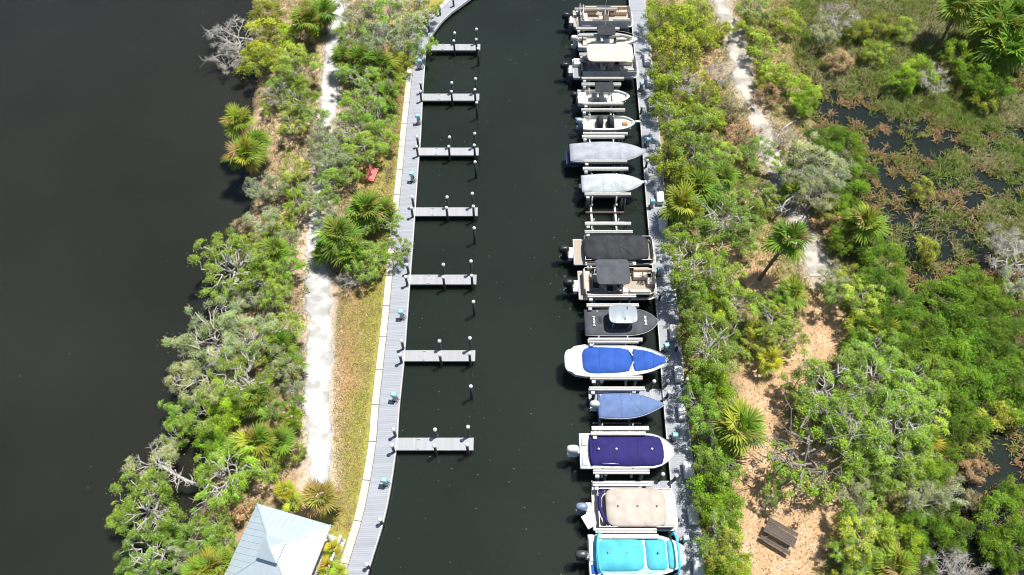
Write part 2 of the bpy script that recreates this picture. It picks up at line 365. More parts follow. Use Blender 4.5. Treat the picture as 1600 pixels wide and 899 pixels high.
# ================================================================== DECKS
GREY = np.array((.325, .34, .372))
def plank_strip(name, A, B, step, thick, z, parent, col=GREY, seed=1, gap=.008, var=.045):
    """planks laid across the strip between polylines A and B: real boards with gaps, joined (each is some 3 px wide)"""
    A = np.array(A); B = np.array(B); n = int(max(np.hypot(*np.diff(A, axis=0).T).sum(), np.hypot(*np.diff(B, axis=0).T).sum()) / step)
    def at(L, s):
        d = np.r_[0, np.cumsum(np.hypot(*np.diff(L, axis=0).T))]; return np.c_[np.interp(s * d[-1], d, L[:, 0]), np.interp(s * d[-1], d, L[:, 1])]
    s = np.arange(n) / n; g = gap / step / n; g0 = .5 * g
    a0, a1, b0, b1 = at(A, s + g0), at(A, s + 1 / n - g0), at(B, s + g0), at(B, s + 1 / n - g0)
    r = np.random.default_rng(seed); dz = r.normal(0, .002, n); V = []
    for q in (a0, a1, b1, b0): V.append(np.c_[q, np.full(n, z) + dz])
    for q in (a0, a1, b1, b0): V.append(np.c_[q, np.full(n, z - thick) + dz])
    V = np.stack(V, 1).reshape(-1, 3); base = np.arange(n)[:, None] * 8
    F = np.concatenate([base + np.array(f) for f in ((0, 1, 2, 3), (7, 6, 5, 4), (0, 4, 5, 1), (1, 5, 6, 2), (2, 6, 7, 3), (3, 7, 4, 0))])
    t = 1 + r.normal(0, var, n); C = np.repeat(col[None] * t[:, None], 8, 0)
    o = link(name, np_mesh(name, V, F, C, M_plank), parent); o['kind'] = 'stuff'; return o
def strip_wall(A, B, z0, z1):
    m = MB(); n = len(A)
    m.rings([[(*A[i], z0), (*A[i], z1), (*B[i], z1), (*B[i], z0)] for i in range(n)]); return m
def offset(L, d):
    L = np.array(L); t = np.gradient(L, axis=0); t /= np.hypot(*t.T)[:, None]; return L + d * np.c_[-t[:, 1], t[:, 0]]

bw = thing('boardwalk', 'long curving grey plank boardwalk along the west side of the canal', None); bw['kind'] = 'structure'
plank_strip('decking', W_IN, W_OUT, .15, .04, DZ, bw, GREY * 1.0, 3)
wo_ = np.array(W_OUT)
strip_wall(offset(W_OUT, .02), offset(W_OUT, -.04), DZ - .30, DZ + .012).build('fascia_board', mat('pale_fascia', (.60, .60, .58), .7, var=.12), bw)
strip_wall(offset(W_OUT, .5), offset(W_OUT, .38), DZ - .30, DZ - .045).build('joist', M_bark, bw)
strip_wall(W_IN, offset(W_IN, -.22), -2.0, DZ - .05).build('seawall', M_concrete, bw)
# concrete cap beside the boardwalk, cast in lengths
cl = resample(W_IN, .05); seg = 3.0; cw = offset(cl, .04); cw2 = offset(cl, .60); npt = int(seg / .05)
kerb = thing('kerb', 'pale concrete seawall cap edging the grey boardwalk', None); kerb['kind'] = 'structure'
for k in range(0, len(cl) - npt, npt):
    ii = np.linspace(k, k + npt - 1, 7).astype(int)
    strip_wall(cw[ii], cw2[ii], .05, DZ + .03 + random.uniform(-.006, .006)).build('concrete_slab', M_concrete, kerb, bevel=.012)

ed = thing('dock', 'shaded grey plank dock along the boat lifts on the east side', None); ed['kind'] = 'structure'
plank_strip('decking', E_IN, E_OUT, .15, .04, DZ, ed, GREY * 1.0, 5)
strip_wall(offset(E_IN, .02), offset(E_IN, -.04), DZ - .30, DZ + .012).build('fascia_board', MATS['pale_fascia'], ed)
strip_wall(offset(E_OUT, -.02), offset(E_OUT, .04), DZ - .30, DZ + .012).build('fascia_board', MATS['pale_fascia'], ed)
strip_wall(offset(E_OUT, -.16), offset(E_OUT, -.40), -2.0, DZ - .05).build('seawall', M_concrete, ed)
for k in range(6, len(E_IN) - 2, 6):
    q = offset(E_IN, .25)[k]; m = MB(); m.lathe([(.13, -2.0), (.13, DZ - .045)], (q[0], q[1], 0), 8); m.build('support_pile', M_pile, ed)
for k in range(6, len(W_OUT) - 2, 6):
    q = offset(W_OUT, .22)[k]; m = MB(); m.lathe([(.13, -2.0), (.13, DZ - .045)], (q[0], q[1], 0), 8); m.build('support_pile', M_pile, bw)

# ------------------------------------------------------------------ pilings
def pile_meshes(h):
    m = MB(); m.lathe([(.11, -2.0), (.11, h * .4), (.10, h)], n=12); a = m.build('piling', M_pile, smooth=True)
    c = MB(); c.lathe([(.145, h - .09), (.15, h + .02), (.12, h + .10), (.04, h + .15), (.0, h + .155)], n=14); b = c.build('cap', M_cap, smooth=True)
    da, db = a.data, b.data; bpy.data.objects.remove(a); bpy.data.objects.remove(b); return da, db
PM = {h: pile_meshes(h) for h in (1.6, 2.0, 2.2, 2.5)}
def piling(x, y, h, parent=None, label=None, group=None):
    a, b = PM[h]
    o = link('piling', a, parent, (x, y, 0)); link('cap', b, o)
    o.rotation_euler = (random.uniform(-.012, .012), random.uniform(-.012, .012), random.uniform(0, 6))
    if label: o.name = 'mooring_piling'; tag(o, label, 'piling', group)
    return o
ORD = ['topmost', 'second', 'third', 'fourth', 'fifth', 'sixth', 'bottom']
FING = [(74, 667, 750), (152, 659, 748.5), (237, 653.5, 747.5), (331, 646, 746), (437, 638, 744), (556, 629, 742), (694, 617, 739.5)]
for k, (py, xa, xb) in enumerate(FING):
    a = P(xa, py, DZ); b = P(xb, py, DZ); w = .94
    lab = f'{ORD[k]} {"of the" if k in (0, 6) else "from top of the"} seven pale grey finger piers off the boardwalk'
    t = thing('finger_pier', lab, 'pier', (0, 0, 0), 0, 'finger piers off the boardwalk')
    plank_strip('decking', [(a.x, a.y - w / 2), (b.x, a.y - w / 2)], [(a.x, a.y + w / 2), (b.x, a.y + w / 2)], .15, .04, DZ + .004, t, np.array((.385, .39, .405)) * random.uniform(.9, 1.06), 20 + k, gap=.004, var=.03)
    m = MB(); [m.box(((a.x + b.x) / 2, a.y + s * (w / 2 + .017), DZ - .065), (b.x - a.x, .03, .14)) for s in (-1, 1)]; m.box((b.x + .017, a.y, DZ - .065), (.03, w + .06, .14))
    m.build('fascia_board', mat('shade_dark_fascia', (.24, .24, .24), .8, var=.2), t)  # grey darkened to paint in the shade along the pier edge
    m = MB(); [m.box(((a.x + b.x) / 2, a.y + d, DZ - .14), (b.x - a.x - .1, .05, .18)) for d in (-.3, 0, .3)]; m.build('joist', M_bark, t)
    mx = a.x + (b.x - a.x) * .53
    for x, h in ((a.x + .02, 2.0), (mx, 2.0), (b.x - .35, 2.2)):
        for s in (-1, 1):
            if k == 0 and h == 2.0 and x < mx - 1: continue
            piling(x + random.uniform(-.05, .05), a.y + s * (w / 2 + .15), 2.5 if (h == 2.2 and s > 0) else h, t)
    # cleats
    for s in (-1, 1):
        c = MB(); cx = a.x + (b.x - a.x) * .3
        c.box((cx, a.y + s * .38, DZ + .05), (.05, .05, .08)); c.tube([(cx - .13, a.y + s * .38, DZ + .1), (cx + .13, a.y + s * .38, DZ + .1)], .02, 6); c.build('cleat', M_alu, t)
for k, (px, py) in enumerate([(748, 102), (746, 186), (744, 278), (742, 380), (741, 493), (737.5, 623)]):
    q = P(px, py, 0); nm = ['topmost', 'second', 'third', 'fourth', 'fifth', 'sixth']
    piling(q.x, q.y, 2.2, None, f'lone white-capped mooring piling between the {["topmost and second","second and third","third and fourth","fourth and fifth","fifth and sixth","sixth and bottom"][k]} finger piers', 'lone mooring pilings in the canal')
for (px, py), l in (((597, 818), 'low white-capped piling on the boardwalk edge above the lower one'), ((576, 887), 'short bare-topped piling at the bottom end of the boardwalk edge'), ((709, 10), 'dark piling at the top bend of the boardwalk'), ((688, 24), 'short dark piling on the bend near the top of the boardwalk'), ((671, 50), 'dark piling on the boardwalk just above the topmost finger pier')):
    q = P(px, py, DZ); piling(q.x, q.y, 1.6, None, l)
for px, py, l in ((1040, 603, 'white-capped piling at the root of the upper floating finger dock'), (1041.5, 621, 'white-capped piling beside the bow of the light blue covered boat'), (1053.5, 750, 'white-capped piling at the root of the lower floating finger dock'), (1070.5, 601, 'white-topped piling on the shady land side of the dock by the blue covered boat'),
                  (1097, 846, 'white-topped piling on the land side of the dock by the turquoise covered boat'), (1056, 548, 'slim white-topped piling on the land side of the dock near the black covered boat'), (1072, 655, 'white-topped piling at the hedge side of the dock below the blue covered boat'),
                  (1009, 262, 'white-topped piling at the dock edge between the two grey covered boats'), (1030, 468, 'white-topped piling at the dock edge by the black canopied pontoon boat'), (1001, 178, 'white-topped piling at the dock edge off the open skiff bow')):
    q = P(px, py, DZ); piling(q.x, q.y, 1.6, None, l)

# ------------------------------------------------------------------ power pedestals
def pedestal(px, py, label, face=0, h=1.0):
    q = P(px, py, DZ); t = thing('power_pedestal', label, 'power pedestal', (q.x, q.y, DZ), face, 'power pedestals on the docks')
    m = MB(); m.box((0, 0, h * .5 - .02), (.28, .24, h - .06), taper=.92); m.build('post', M_greypost, t, bevel=.02)
    m = MB(); m.box((0, 0, .02), (.38, .36, .04)); m.build('base_plate', M_black, t)
    m = MB(); m.box((0, 0, h + .06), (.50, .40, .18), taper=.72); m.box((0, 0, h - .05), (.46, .36, .04)); m.build('hood', M_teal, t, bevel=.02)
    m = MB(); m.box((.16, 0, h * .62), (.05, .18, .24)); m.build('socket_box', M_black, t)
    m = MB(); m.tube([(.17, .05, h * .55), (.3, .1, h * .2), (.34, .05, .03), (.2, -.25, .03), (-.1, -.3, .03)], .022, 6); m.build('power_cord', M_rubber, t, True)
for (px, py), l in zip([(657, 107), (654, 193), (645, 283), (628.5, 497), (617.5, 625), (603, 757)], ['topmost and second', 'second and third', 'third and fourth', 'fifth and sixth', 'sixth and bottom', None]):
    pedestal(px, py, f'teal-hooded power pedestal on the boardwalk between the {l} finger piers' if l else 'teal-hooded power pedestal on the boardwalk below the bottom finger pier', R(random.uniform(-15, 15)))
for px, py, l in ((1001.5, 141, 'white skiff with black canopy'), (1011, 228, 'upper grey covered boat'), (1017.5, 324, 'empty boat lift'), (1028, 430, 'black canopied pontoon boat'), (1039, 548, 'blue covered white boat'), (1052, 687, 'navy covered boat'), (1068, 846, 'turquoise covered boat')):
    pedestal(px, py, f'teal-hooded power pedestal on the east dock off the {l}', math.pi + R(random.uniform(-25, 25)), .9)

# ------------------------------------------------------------------ dock boxes
def dock_box(px, py, label, L=1.15):
    q = P(px, py, DZ + .6); k = int(np.argmin([abs(e[1] - q.y) for e in E_IN])); d = np.array(E_IN[k + 1]) - np.array(E_IN[k - 1]); rz = math.atan2(d[1], d[0]) + math.pi / 2
    t = thing('dock_box', label, 'dock box', (q.x, q.y, DZ), rz + R(random.uniform(-3, 3)), 'white dock boxes')
    m = MB(); m.box((0, 0, .24), (.58, L, .44), taper=1.04); m.build('box_body', M_white, t, bevel=.03)
    m = MB(); m.rings([[(-.33, y, .465), (.33, y, .465), (.33, y, .53), (.2, y, .60), (-.25, y, .62), (-.33, y, .54)] for y in (-L / 2 - .05, -L / 2 + .04, L / 2 - .04, L / 2 + .05)]); m.build('lid', M_cap, t, bevel=.015)
    m = MB(); m.box((-.335, 0, .44), (.03, .12, .06)); m.build('latch', M_black, t)
for px, py, l in ((1012, 91, 'beside the beige canopied pontoon boat'), (1015.7, 124, 'by the white skiff with black canopy'), (1019, 161, 'near the open white skiff'), (1032, 307, 'off the lower grey covered boat'), (1035.5, 350, 'beside the empty boat lift'), (1053.8, 518, 'off the black covered boat'),
                  (1061, 583, 'off the royal blue covered boat'), (1067, 642, 'beside the light blue covered boat'), (1076, 733, 'off the bow of the navy covered boat'), (1083.5, 805, 'off the bow of the tan covered boat'), (1091.7, 886, 'beside the turquoise covered boat')):
    dock_box(px, py, f'white lidded dock box on the east dock {l}')
# floating finger docks between slips on the east side
for (y0, x0, x1, l) in ((617, 921, 1037, 'narrow grey finger dock beside the light blue covered boat'), (762, 926, 1052, 'narrow grey finger dock beside the tan covered boat')):
    a = P(x0, y0, .42); b = P(x1, y0, .42); t = thing('finger_dock', l, 'dock')
    plank_strip('decking', [(a.x, a.y - .5), (b.x, a.y - .5)], [(a.x, a.y + .5), (b.x, a.y + .5)], 0.15, .04, .42, t, GREY * 1.05, 31)
    m = MB(); m.box(((a.x + b.x) / 2, a.y, .15), (b.x - a.x - .1, .9, .44)); m.build('float', M_rubber, t)
    m = MB(); m.box((a.x - .03, a.y, .37), (.05, 1.0, .16)); m.build('bumper_board', M_cap, t)
    for s in (.15, .85): piling(a.x + (b.x - a.x) * s, a.y + .62, 1.6, t)
# ================================================================== BOATS
def fabric(name, col, var=.1): return mat(name, col, .8, var=var * 1.7, scale=1.3, bump=.5, bscale=5, spec=.25, detail=8.)
F_grey = fabric('grey_canvas', (.36, .375, .41)); F_pale = fabric('pale_grey_canvas', (.45, .485, .51)); F_black = fabric('black_canvas', (.035, .036, .04), .2)
F_char = fabric('charcoal_canvas', (.075, .08, .09), .15); F_blue = fabric('royal_blue_canvas', (.028, .09, .37)); F_lblue = fabric('faded_blue_canvas', (.13, .195, .37))
F_navy = fabric('navy_canvas', (.022, .018, .12)); F_tan = fabric('tan_canvas', (.46, .405, .345)); F_turq = fabric('turquoise_canvas', (.085, .45, .57)); F_tpale = fabric('pale_turquoise_canvas', (.40, .64, .68))
F_cream = fabric('cream_canvas', (.58, .51, .41)); F_dblue = fabric('deep_blue_canvas', (.02, .10, .36))
M_hard = mat('hardtop_gelcoat', (.25, .29, .325), .35, var=.05)
M_cowlgrey = mat('cowl_grey_blue', (.20, .25, .33), .3, coat=.4); M_cowldark = mat('cowl_dark_grey', (.06, .06, .065), .3, coat=.3)

from mathutils.bvhtree import BVHTree
def SEAM(m):
    ramp = next(n for n in m.node_tree.nodes if n.type == 'MIX'); c = ramp.inputs['A'].default_value
    return mat(m.name + '_thread', tuple(v * .8 for v in c[:3]), .8)
def superell(a, b, n=40, e=4.):
    out = []
    for k in range(n):
        t = 2 * math.pi * k / n; c, s = math.cos(t), math.sin(t)
        out.append((a * math.copysign(abs(c) ** (2 / e), c), b * math.copysign(abs(s) ** (2 / e), s)))
    return out

def outboard(boat, x, z, m, s=1., y=0., bracket=True, tilt=0.):
    """outboard motor behind the transom at x; z is transom top"""
    c = MB(); ang = tilt
    rs = []
    for t, w in ((0, .72), (.12, .95), (.35, 1.0), (.62, .98), (.85, .84), (.96, .6), (1, .25)):
        rs.append([(x - .42 * s + px * w * s, y + py * w * s, z + (.02 + .62 * t) * s) for px, py in superell(.40, .245, 16, 3.)])
    c.rings(rs); o = c.build('outboard_motor', m, boat, True)
    l = MB(); l.box((x - .36 * s, y, z - .45 * s), (.30 * s, .15 * s, .95 * s), taper=1.15); l.box((x - .38 * s, y, z - .66 * s), (.62 * s, .30 * s, .03))
    l.tube([(x - .10 * s, y, z - .92 * s), (x - .2 * s, y, z - .92 * s), (x - .5 * s, y, z - .92 * s), (x - .64 * s, y, z - .92 * s)], [.02, .075 * s, .075 * s, .05 * s], 8); l.box((x - .32 * s, y, z - 1.04 * s), (.26 * s, .03, .2 * s)); l.build('lower_unit', m, o)
    p = MB()
    for k in range(3):
        a = k * 2.094; p.box((x - .66 * s, y + .09 * s * math.cos(a), z - .92 * s + .09 * s * math.sin(a)), (.02, .17 * s, .10 * s), rx=a, rz=.5)
    p.build('propeller', M_alu, o)
    if bracket:
        b = MB(); b.box((x - .06, y, z - .22), (.16, .30 * s, .5)); b.build('bracket', M_white, o)
    return o

def hull_fn(L, B, p=2.4, e=1., stern=.93, s0=.42):
    def b(s):
        if s <= s0: return B / 2 * (stern + (1 - stern) * math.sin(s / s0 * math.pi / 2))
        q = (s - s0) / (1 - s0); return B / 2 * max(1 - q ** p, 0) ** e
    return b
ST = [0, .08, .18, .3, .42, .52, .62, .70, .78, .85, .91, .955, .985, 1.0]
def outline(L, b, k=1., inset=0.):
    st = ST; up = [(-L / 2 + s * L, max(b(s) * k - inset, .015)) for s in st]
    if inset: up = [(min(x, L / 2 - inset * 1.6), y) for x, y in up]; up[0] = (up[0][0] + inset, up[0][1])
    return up + [(x, -y) for x, y in reversed(up)]
def vhull(boat, L, B, D, b, m=M_gel, bot=None, sheer=.18, name='hull'):
    """outer skin: sheer, rub rail line, chine and keel at every station"""
    rs = []
    for s in ST:
        x = -L / 2 + s * L; hb = max(b(s), .015); up = sheer * s ** 2; q = max(0, (s - .45) / .55); kz = .02 + .78 * D * q ** 3.2; cz = min(D * .42 + .35 * D * q ** 2, D * .95)
        cb = hb * (.90 - .25 * q); xs = x
        rs.append([(xs, hb, D + up), (xs, hb * .985, D + up - .16), (xs - .05 * q, cb, cz), (xs - .12 * q * L * .1, .01, kz), (xs - .05 * q, -cb, cz), (xs, -hb * .985, D + up - .16), (xs, -hb, D + up)])
    mbx = MB(); mbx.rings(rs, True, False, False); h = mbx.build(name, m, boat, False)
    r = MB(); pts = [(-L / 2 + s * L, max(b(s), .015) + .015, D + sheer * s ** 2 - .03) for s in ST]
    r.tube(pts + [(x, -y, z) for x, y, z in reversed(pts)], .028, 5); r.build('rub_rail', M_greypost, boat, True)
    return h
def liner(boat, L, B, D, b, floor, gun=.17, fore=.86, sheer=.18, m=None):
    """gunwale, inner walls and cockpit floor of an open boat"""
    rs = []
    for s in ST:
        x = -L / 2 + s * L; hb = max(b(s), .015); zz = D + sheer * s ** 2 + .004; ib = max(hb - gun, .01)
        fz = zz if s > fore else (zz if s < .04 else floor + .25 * max(0, (s - .6)) / .4)
        if s > fore: ib2 = ib * .98
        else: ib2 = ib * .96
        rs.append([(x, hb - .004, zz), (x, ib, zz + .02), (x, ib2, fz), (x, 0, fz + (.03 if s > fore else 0)), (x, -ib2, fz), (x, -ib, zz + .02), (x, -hb + .004, zz)])
    g = MB(); g.rings(rs, False, False, False); return g.build('deck_liner', m or M_gelin, boat, False)

def dome_cover(boat, pts, z0, h, m, name='cover', skirt=.16, pw=2.2, fold=.03, nf=9, rings=9, cx=0., seed=0, zf=None, shrink=1.):
    """canvas stretched over an outline: a peak near cx, folds running down from it, a skirt hanging past the edge"""
    r = np.random.default_rng(100 + seed); ph = r.random(4) * 6.28; V = []; n = len(pts)
    # resample outline
    q = np.array(pts + [pts[0]]); d = np.r_[0, np.cumsum(np.hypot(*np.diff(q, axis=0).T))]; N = 72
    s = np.linspace(0, d[-1], N, endpoint=False); X = np.interp(s, d, q[:, 0]); Y = np.interp(s, d, q[:, 1])
    rs = []
    ths = np.arctan2(Y, X - cx)
    def zb(x): return z0 + (zf(x) if zf else 0)
    wr = fold * (np.sin(ths * nf + ph[0]) * .5 + np.sin(ths * (nf * 1.7) + ph[1]) * .3 + np.abs(np.sin(ths * nf * .5 + ph[2])) * .6)
    rs.append([(X[i] * 1.008, Y[i] * 1.012, zb(X[i]) - skirt + .02 * math.sin(i * .9)) for i in range(N)])
    rs.append([(X[i] * 1.012, Y[i] * 1.015, zb(X[i]) - skirt * .4) for i in range(N)])
    lump = [fold * 2.6 * (1 - (1 - k / rings) ** 6) * (fbm(cx + (X - cx) * (1 - k / rings) * 1.0, Y * (1 - k / rings) * .7, 1.25, 200 + seed) - .5) for k in range(rings)]
    for k in range(rings):
        t = 1 - k / rings; hh = h * (1 - t ** pw)
        amp = 4 * t * (1 - t)
        rs.append([(cx + (X[i] - cx) * t, Y[i] * t, zb(cx + (X[i] - cx) * t) + .02 + hh + .55 * wr[i] * amp + lump[k][i]) for i in range(N)])
    mbx = MB(); mbx.rings(rs, False, True); o = mbx.build(name, m, boat, True)
    if X.max() - X.min() > 2.5 and m not in (F_tan, F_turq, F_tpale):                                              # sewn seams lying on the canvas
        bvh = BVHTree.FromPolygons([Vector(v) for v in mbx.v], [list(f) for f in mbx.f])
        for fx in (.34, .66):
            sm = MB(); x = X.min() + (X.max() - X.min()) * fx + r.uniform(-.1, .1); line = []
            for y in np.linspace(Y.min(), Y.max(), 15):
                hit = bvh.ray_cast(Vector((x + .03 * math.sin(y * 3), y * .97, 9)), Vector((0, 0, -1)))[0]
                if hit and hit.z > z0 - .02: line.append(tuple(hit + Vector((0, 0, .006))))
            if len(line) > 3: sm.tube(line, .010, 4); sm.build('seam', SEAM(m), o)
    return o
def vents(boat, xs, z, m=M_black):
    for x in xs: v = MB(); v.lathe([(.075, -.03), (.075, .03), (.05, .05), (0, .055)], (x, 0, z), 10); v.build('vent', m, boat)
def pipe(boat, name, pts, r, m, n=6, par=None):
    t = MB(); t.tube(pts, r, n); return t.build(name, m, par or boat, True)
def seat(boat, name, c, d, m, back=None, bm=None):
    s = MB(); s.box(c, d); o = s.build(name, m, boat, bevel=min(.05, d[2] * .35))
    if back:
        q = MB(); q.box(*back); q.build('backrest', bm or m, o, bevel=.04)
    return o
def canopy(boat, x0, x1, w, z, m, legs, name='canopy', crown=.10, e=8., fr=M_alu, thick=.05, lz=0):
    """stretched top on bent tubes"""
    rs = []; L = x1 - x0
    nx, ny = 14, 13; top = []; 
    o2 = superell(L / 2, w / 2, 48, e); cx = (x0 + x1) / 2; rings = []
    for k, t in enumerate((1, 1, .96, .8, .55, .3, .08)):
        rings.append([(cx + x * (t if k != 1 else 1.01), y * (t if k != 1 else 1.01), z + (-thick if k == 0 else 0) + (crown * (1 - (y * t / (w / 2)) ** 2) if k > 0 else crown * (1 - (y / (w / 2)) ** 2)) + .012 * math.sin((x * t) * 6.28 / (L / 3))) for x, y in o2])
    t = MB(); t.rings(rings, True, True); c = t.build(name, m, boat, True)
    for (xb, zb_, xt) in legs:
        for s in (-1, 1): pipe(boat, 'canopy_leg', [(xb, s * (w / 2 - .02), zb_), ((xb + xt) / 2, s * (w / 2), (zb_ + z) / 2 + .1), (xt, s * (w / 2 - .06), z - thick)], .018, fr, 6, c)
    return c
def boat_thing(label, xs, xb, yc, zref, zb=.78, rz=0, name='boat', cat='boat'):
    a = P(xs, yc, zref); b = P(xb, yc, zref)
    return thing(name, label, cat, ((a.x + b.x) / 2, a.y, zb), rz), b.x - a.x

def console(boat, x, floor, m=M_gel, w=.8, h=.95, l=.75, shield=True):
    c = MB(); c.rings([[(x - l / 2, s * w / 2, floor), (x + l / 2, s * w / 2, floor), (x + l / 2 - .1, s * w / 2, floor + h * .8), (x + l / 2 - .28, s * w / 2, floor + h), (x - l / 2 + .12, s * w / 2, floor + h * .95), (x - l / 2, s * w / 2, floor + h * .7)] for s in (-1, 1)])
    o = c.build('console', m, boat, bevel=.03)
    if shield: g = MB(); g.box((x + l / 2 - .26, 0, floor + h + .14), (.03, w * .95, .34), ry=-.4); g.build('windscreen', M_glass, o)
    g = MB(); g.tube([(x - l / 2 - .02 + .0, .16 * math.cos(a), floor + h * .8 + .16 * math.sin(a)) for a in np.linspace(0, 6.28, 13)], .018, 5); g.build('wheel', M_black, o)
    return o

# ---- pontoon boats
def pontoon(boat, L, B, fence, panel, deck=M_carpet, tubes=2, gate=True, front=.35, stern_deck=.7):
    zt = .34
    for y in ([-B * .34, B * .34] if tubes == 2 else [-B * .36, 0, B * .36]):
        rs = [(-L / 2, .22), (-L / 2 + .15, .30), (L / 2 - 1.2, .30), (L / 2 - .7, .26), (L / 2 - .3, .15), (L / 2 - .1, .03)]
        t = MB(); t.tube([(x, y, .31 + (.12 if x > L / 2 - .5 else 0)) for x, r in rs], [r for x, r in rs], 12); t.build('pontoon_tube', M_pontoon, boat, True)
    out = [(-L / 2, -B / 2), (L / 2 - front, -B / 2), (L / 2 - front * .3, -B / 2 + front * .35), (L / 2, -B / 2 + front * 1.1), (L / 2, B / 2 - front * 1.1), (L / 2 - front * .3, B / 2 - front * .35), (L / 2 - front, B / 2), (-L / 2, B / 2)]
    d = MB(); d.prism(out, .62, .72); d.build('deck', deck, boat, bevel=.01)
    e = MB(); n = len(out); e.tube([(x * 1.005, y * 1.008, .67) for x, y in out] + [(out[0][0] * 1.005, out[0][1] * 1.008, .67)], .065, 6); e.build('deck_edge', M_white, boat, True)
    # fence: panels between posts, top rail
    fx0 = -L / 2 + stern_deck; ins = .06
    f = [(fx0, -B / 2 + ins), (L / 2 - front - .05, -B / 2 + ins), (L / 2 - front * .3 - .15, -B / 2 + front * .45), (L / 2 - .2, -B / 2 + front * 1.25), (L / 2 - .2, B / 2 - front * 1.25), (L / 2 - front * .3 - .15, B / 2 - front * .45), (L / 2 - front - .05, B / 2 - ins), (fx0, B / 2 - ins)]
    segs = list(zip(f, f[1:] + f[:1])); rail = MB()
    for i, (a, b) in enumerate(segs):
        a = Vector((*a, 0)); b = Vector((*b, 0)); ln = (b - a).length; k = max(1, round(ln / 1.3)); an = math.atan2(b.y - a.y, b.x - a.x)
        for j in range(k):
            p0 = a.lerp(b, j / k); p1 = a.lerp(b, (j + 1) / k); c = (p0 + p1) / 2
            q = MB(); q.box((c.x, c.y, .72 + .36), ((p1 - p0).length - .06, .025, .52), rz=an); q.build('fence_panel', panel, boat)
            rail.tube([(p0.x, p0.y, .72), (p0.x, p0.y, .72 + fence)], .02, 5)
    rail.tube([(x, y, .72 + fence) for x, y in f + f[:1]], .026, 6); rail.tube([(x, y, .80) for x, y in f + f[:1]], .018, 5); rail.build('fence_rail', M_alu, boat)
    m = MB(); m.box((-L / 2 - .22, 0, .55), (.5, 1.1, .10)); m.box((-L / 2 - .3, .42, .35), (.3, .25, .4)); m.box((-L / 2 - .3, -.42, .35), (.3, .25, .4)); m.build('motor_pod', M_white, boat)
    return out, f
def couch(boat, x0, x1, y0, y1, m, backs='', z=.72, name='couch', bm=None):
    s = MB(); s.box(((x0 + x1) / 2, (y0 + y1) / 2, z + .19), (x1 - x0, y1 - y0, .36)); o = s.build(name, m, boat, bevel=.05)
    nc = max(1, int(max(x1 - x0, y1 - y0) / .75)); 
    for k in range(nc):
        t = MB(); u0, u1 = k / nc, (k + 1) / nc
        if x1 - x0 > y1 - y0: t.box((x0 + (x1 - x0) * (u0 + u1) / 2, (y0 + y1) / 2, z + .41), ((x1 - x0) / nc - .03, (y1 - y0) - .06, .10))
        else: t.box(((x0 + x1) / 2, y0 + (y1 - y0) * (u0 + u1) / 2, z + .41), ((x1 - x0) - .06, (y1 - y0) / nc - .03, .10))
        t.build('cushion', bm or m, o, bevel=.035)
    for c in backs:
        t = MB()
        if c == 'N': t.box(((x0 + x1) / 2, y1 - .09, z + .58), (x1 - x0, .18, .42))
        if c == 'S': t.box(((x0 + x1) / 2, y0 + .09, z + .58), (x1 - x0, .18, .42))
        if c == 'E': t.box((x1 - .09, (y0 + y1) / 2, z + .58), (.18, y1 - y0, .42))
        if c == 'W': t.box((x0 + .09, (y0 + y1) / 2, z + .58), (.18, y1 - y0, .42))
        t.build('backrest', m, o, bevel=.06)
    return o
def captain(boat, x, y, m, z=.72):
    s = MB(); s.box((x, y, z + .45), (.5, .52, .14)); o = s.build('helm_chair', m, boat, bevel=.05)
    t = MB(); t.box((x - .25, y, z + .78), (.12, .5, .6), ry=-.15); t.build('backrest', m, o, bevel=.05)
    t = MB(); t.lathe([(.16, 0), (.05, .05), (.05, .4)], (x, y, z), 10); t.build('pedestal', M_alu, o)

# 1 open pontoon, beige seats
t, L = boat_thing('open pontoon boat with cream seats and white rails, topmost in the row', 897, 989, 22, 2.1, name='pontoon_boat')
B = 2.6; pontoon(t, L, B, .66, M_white, M_carpet)
couch(t, .8, 2.6, .45, 1.12, M_beige, 'N'); couch(t, 1.0, 2.75, -1.12, -.5, M_cream, 'S'); couch(t, -2.0, -.7, .45, 1.12, M_beige, 'N'); couch(t, -2.3, -1.7, -1.1, .4, M_cream, 'W')
console(t, .35, .72, M_cream, .7, .9, .6); captain(t, -.35, -.4, M_cream); s = seat(t, 'cushion', (.35, .75, .95), (.55, .6, .4), M_maroon)
couch(t, -1.2, -.2, -1.12, -.55, M_beige, 'S')
pipe(t, 'bimini_hoop', [(-2.2, -1.2, .8), (-2.5, -1.25, 1.7), (-2.6, 0, 1.95), (-2.5, 1.25, 1.7), (-2.2, 1.2, .8)], .03, M_white); pipe(t, 'bimini_hoop', [(-2.0, -1.2, .8), (-2.15, -1.2, 1.6), (-2.2, 0, 1.85), (-2.15, 1.2, 1.6), (-2.0, 1.2, .8)], .03, M_white)
pipe(t, 'antenna', [(.3, 1.2, 1.3), (.3, 1.25, 2.6)], .02, M_white)
outboard(t, -L / 2 - .38, .72, M_black, 1.15)
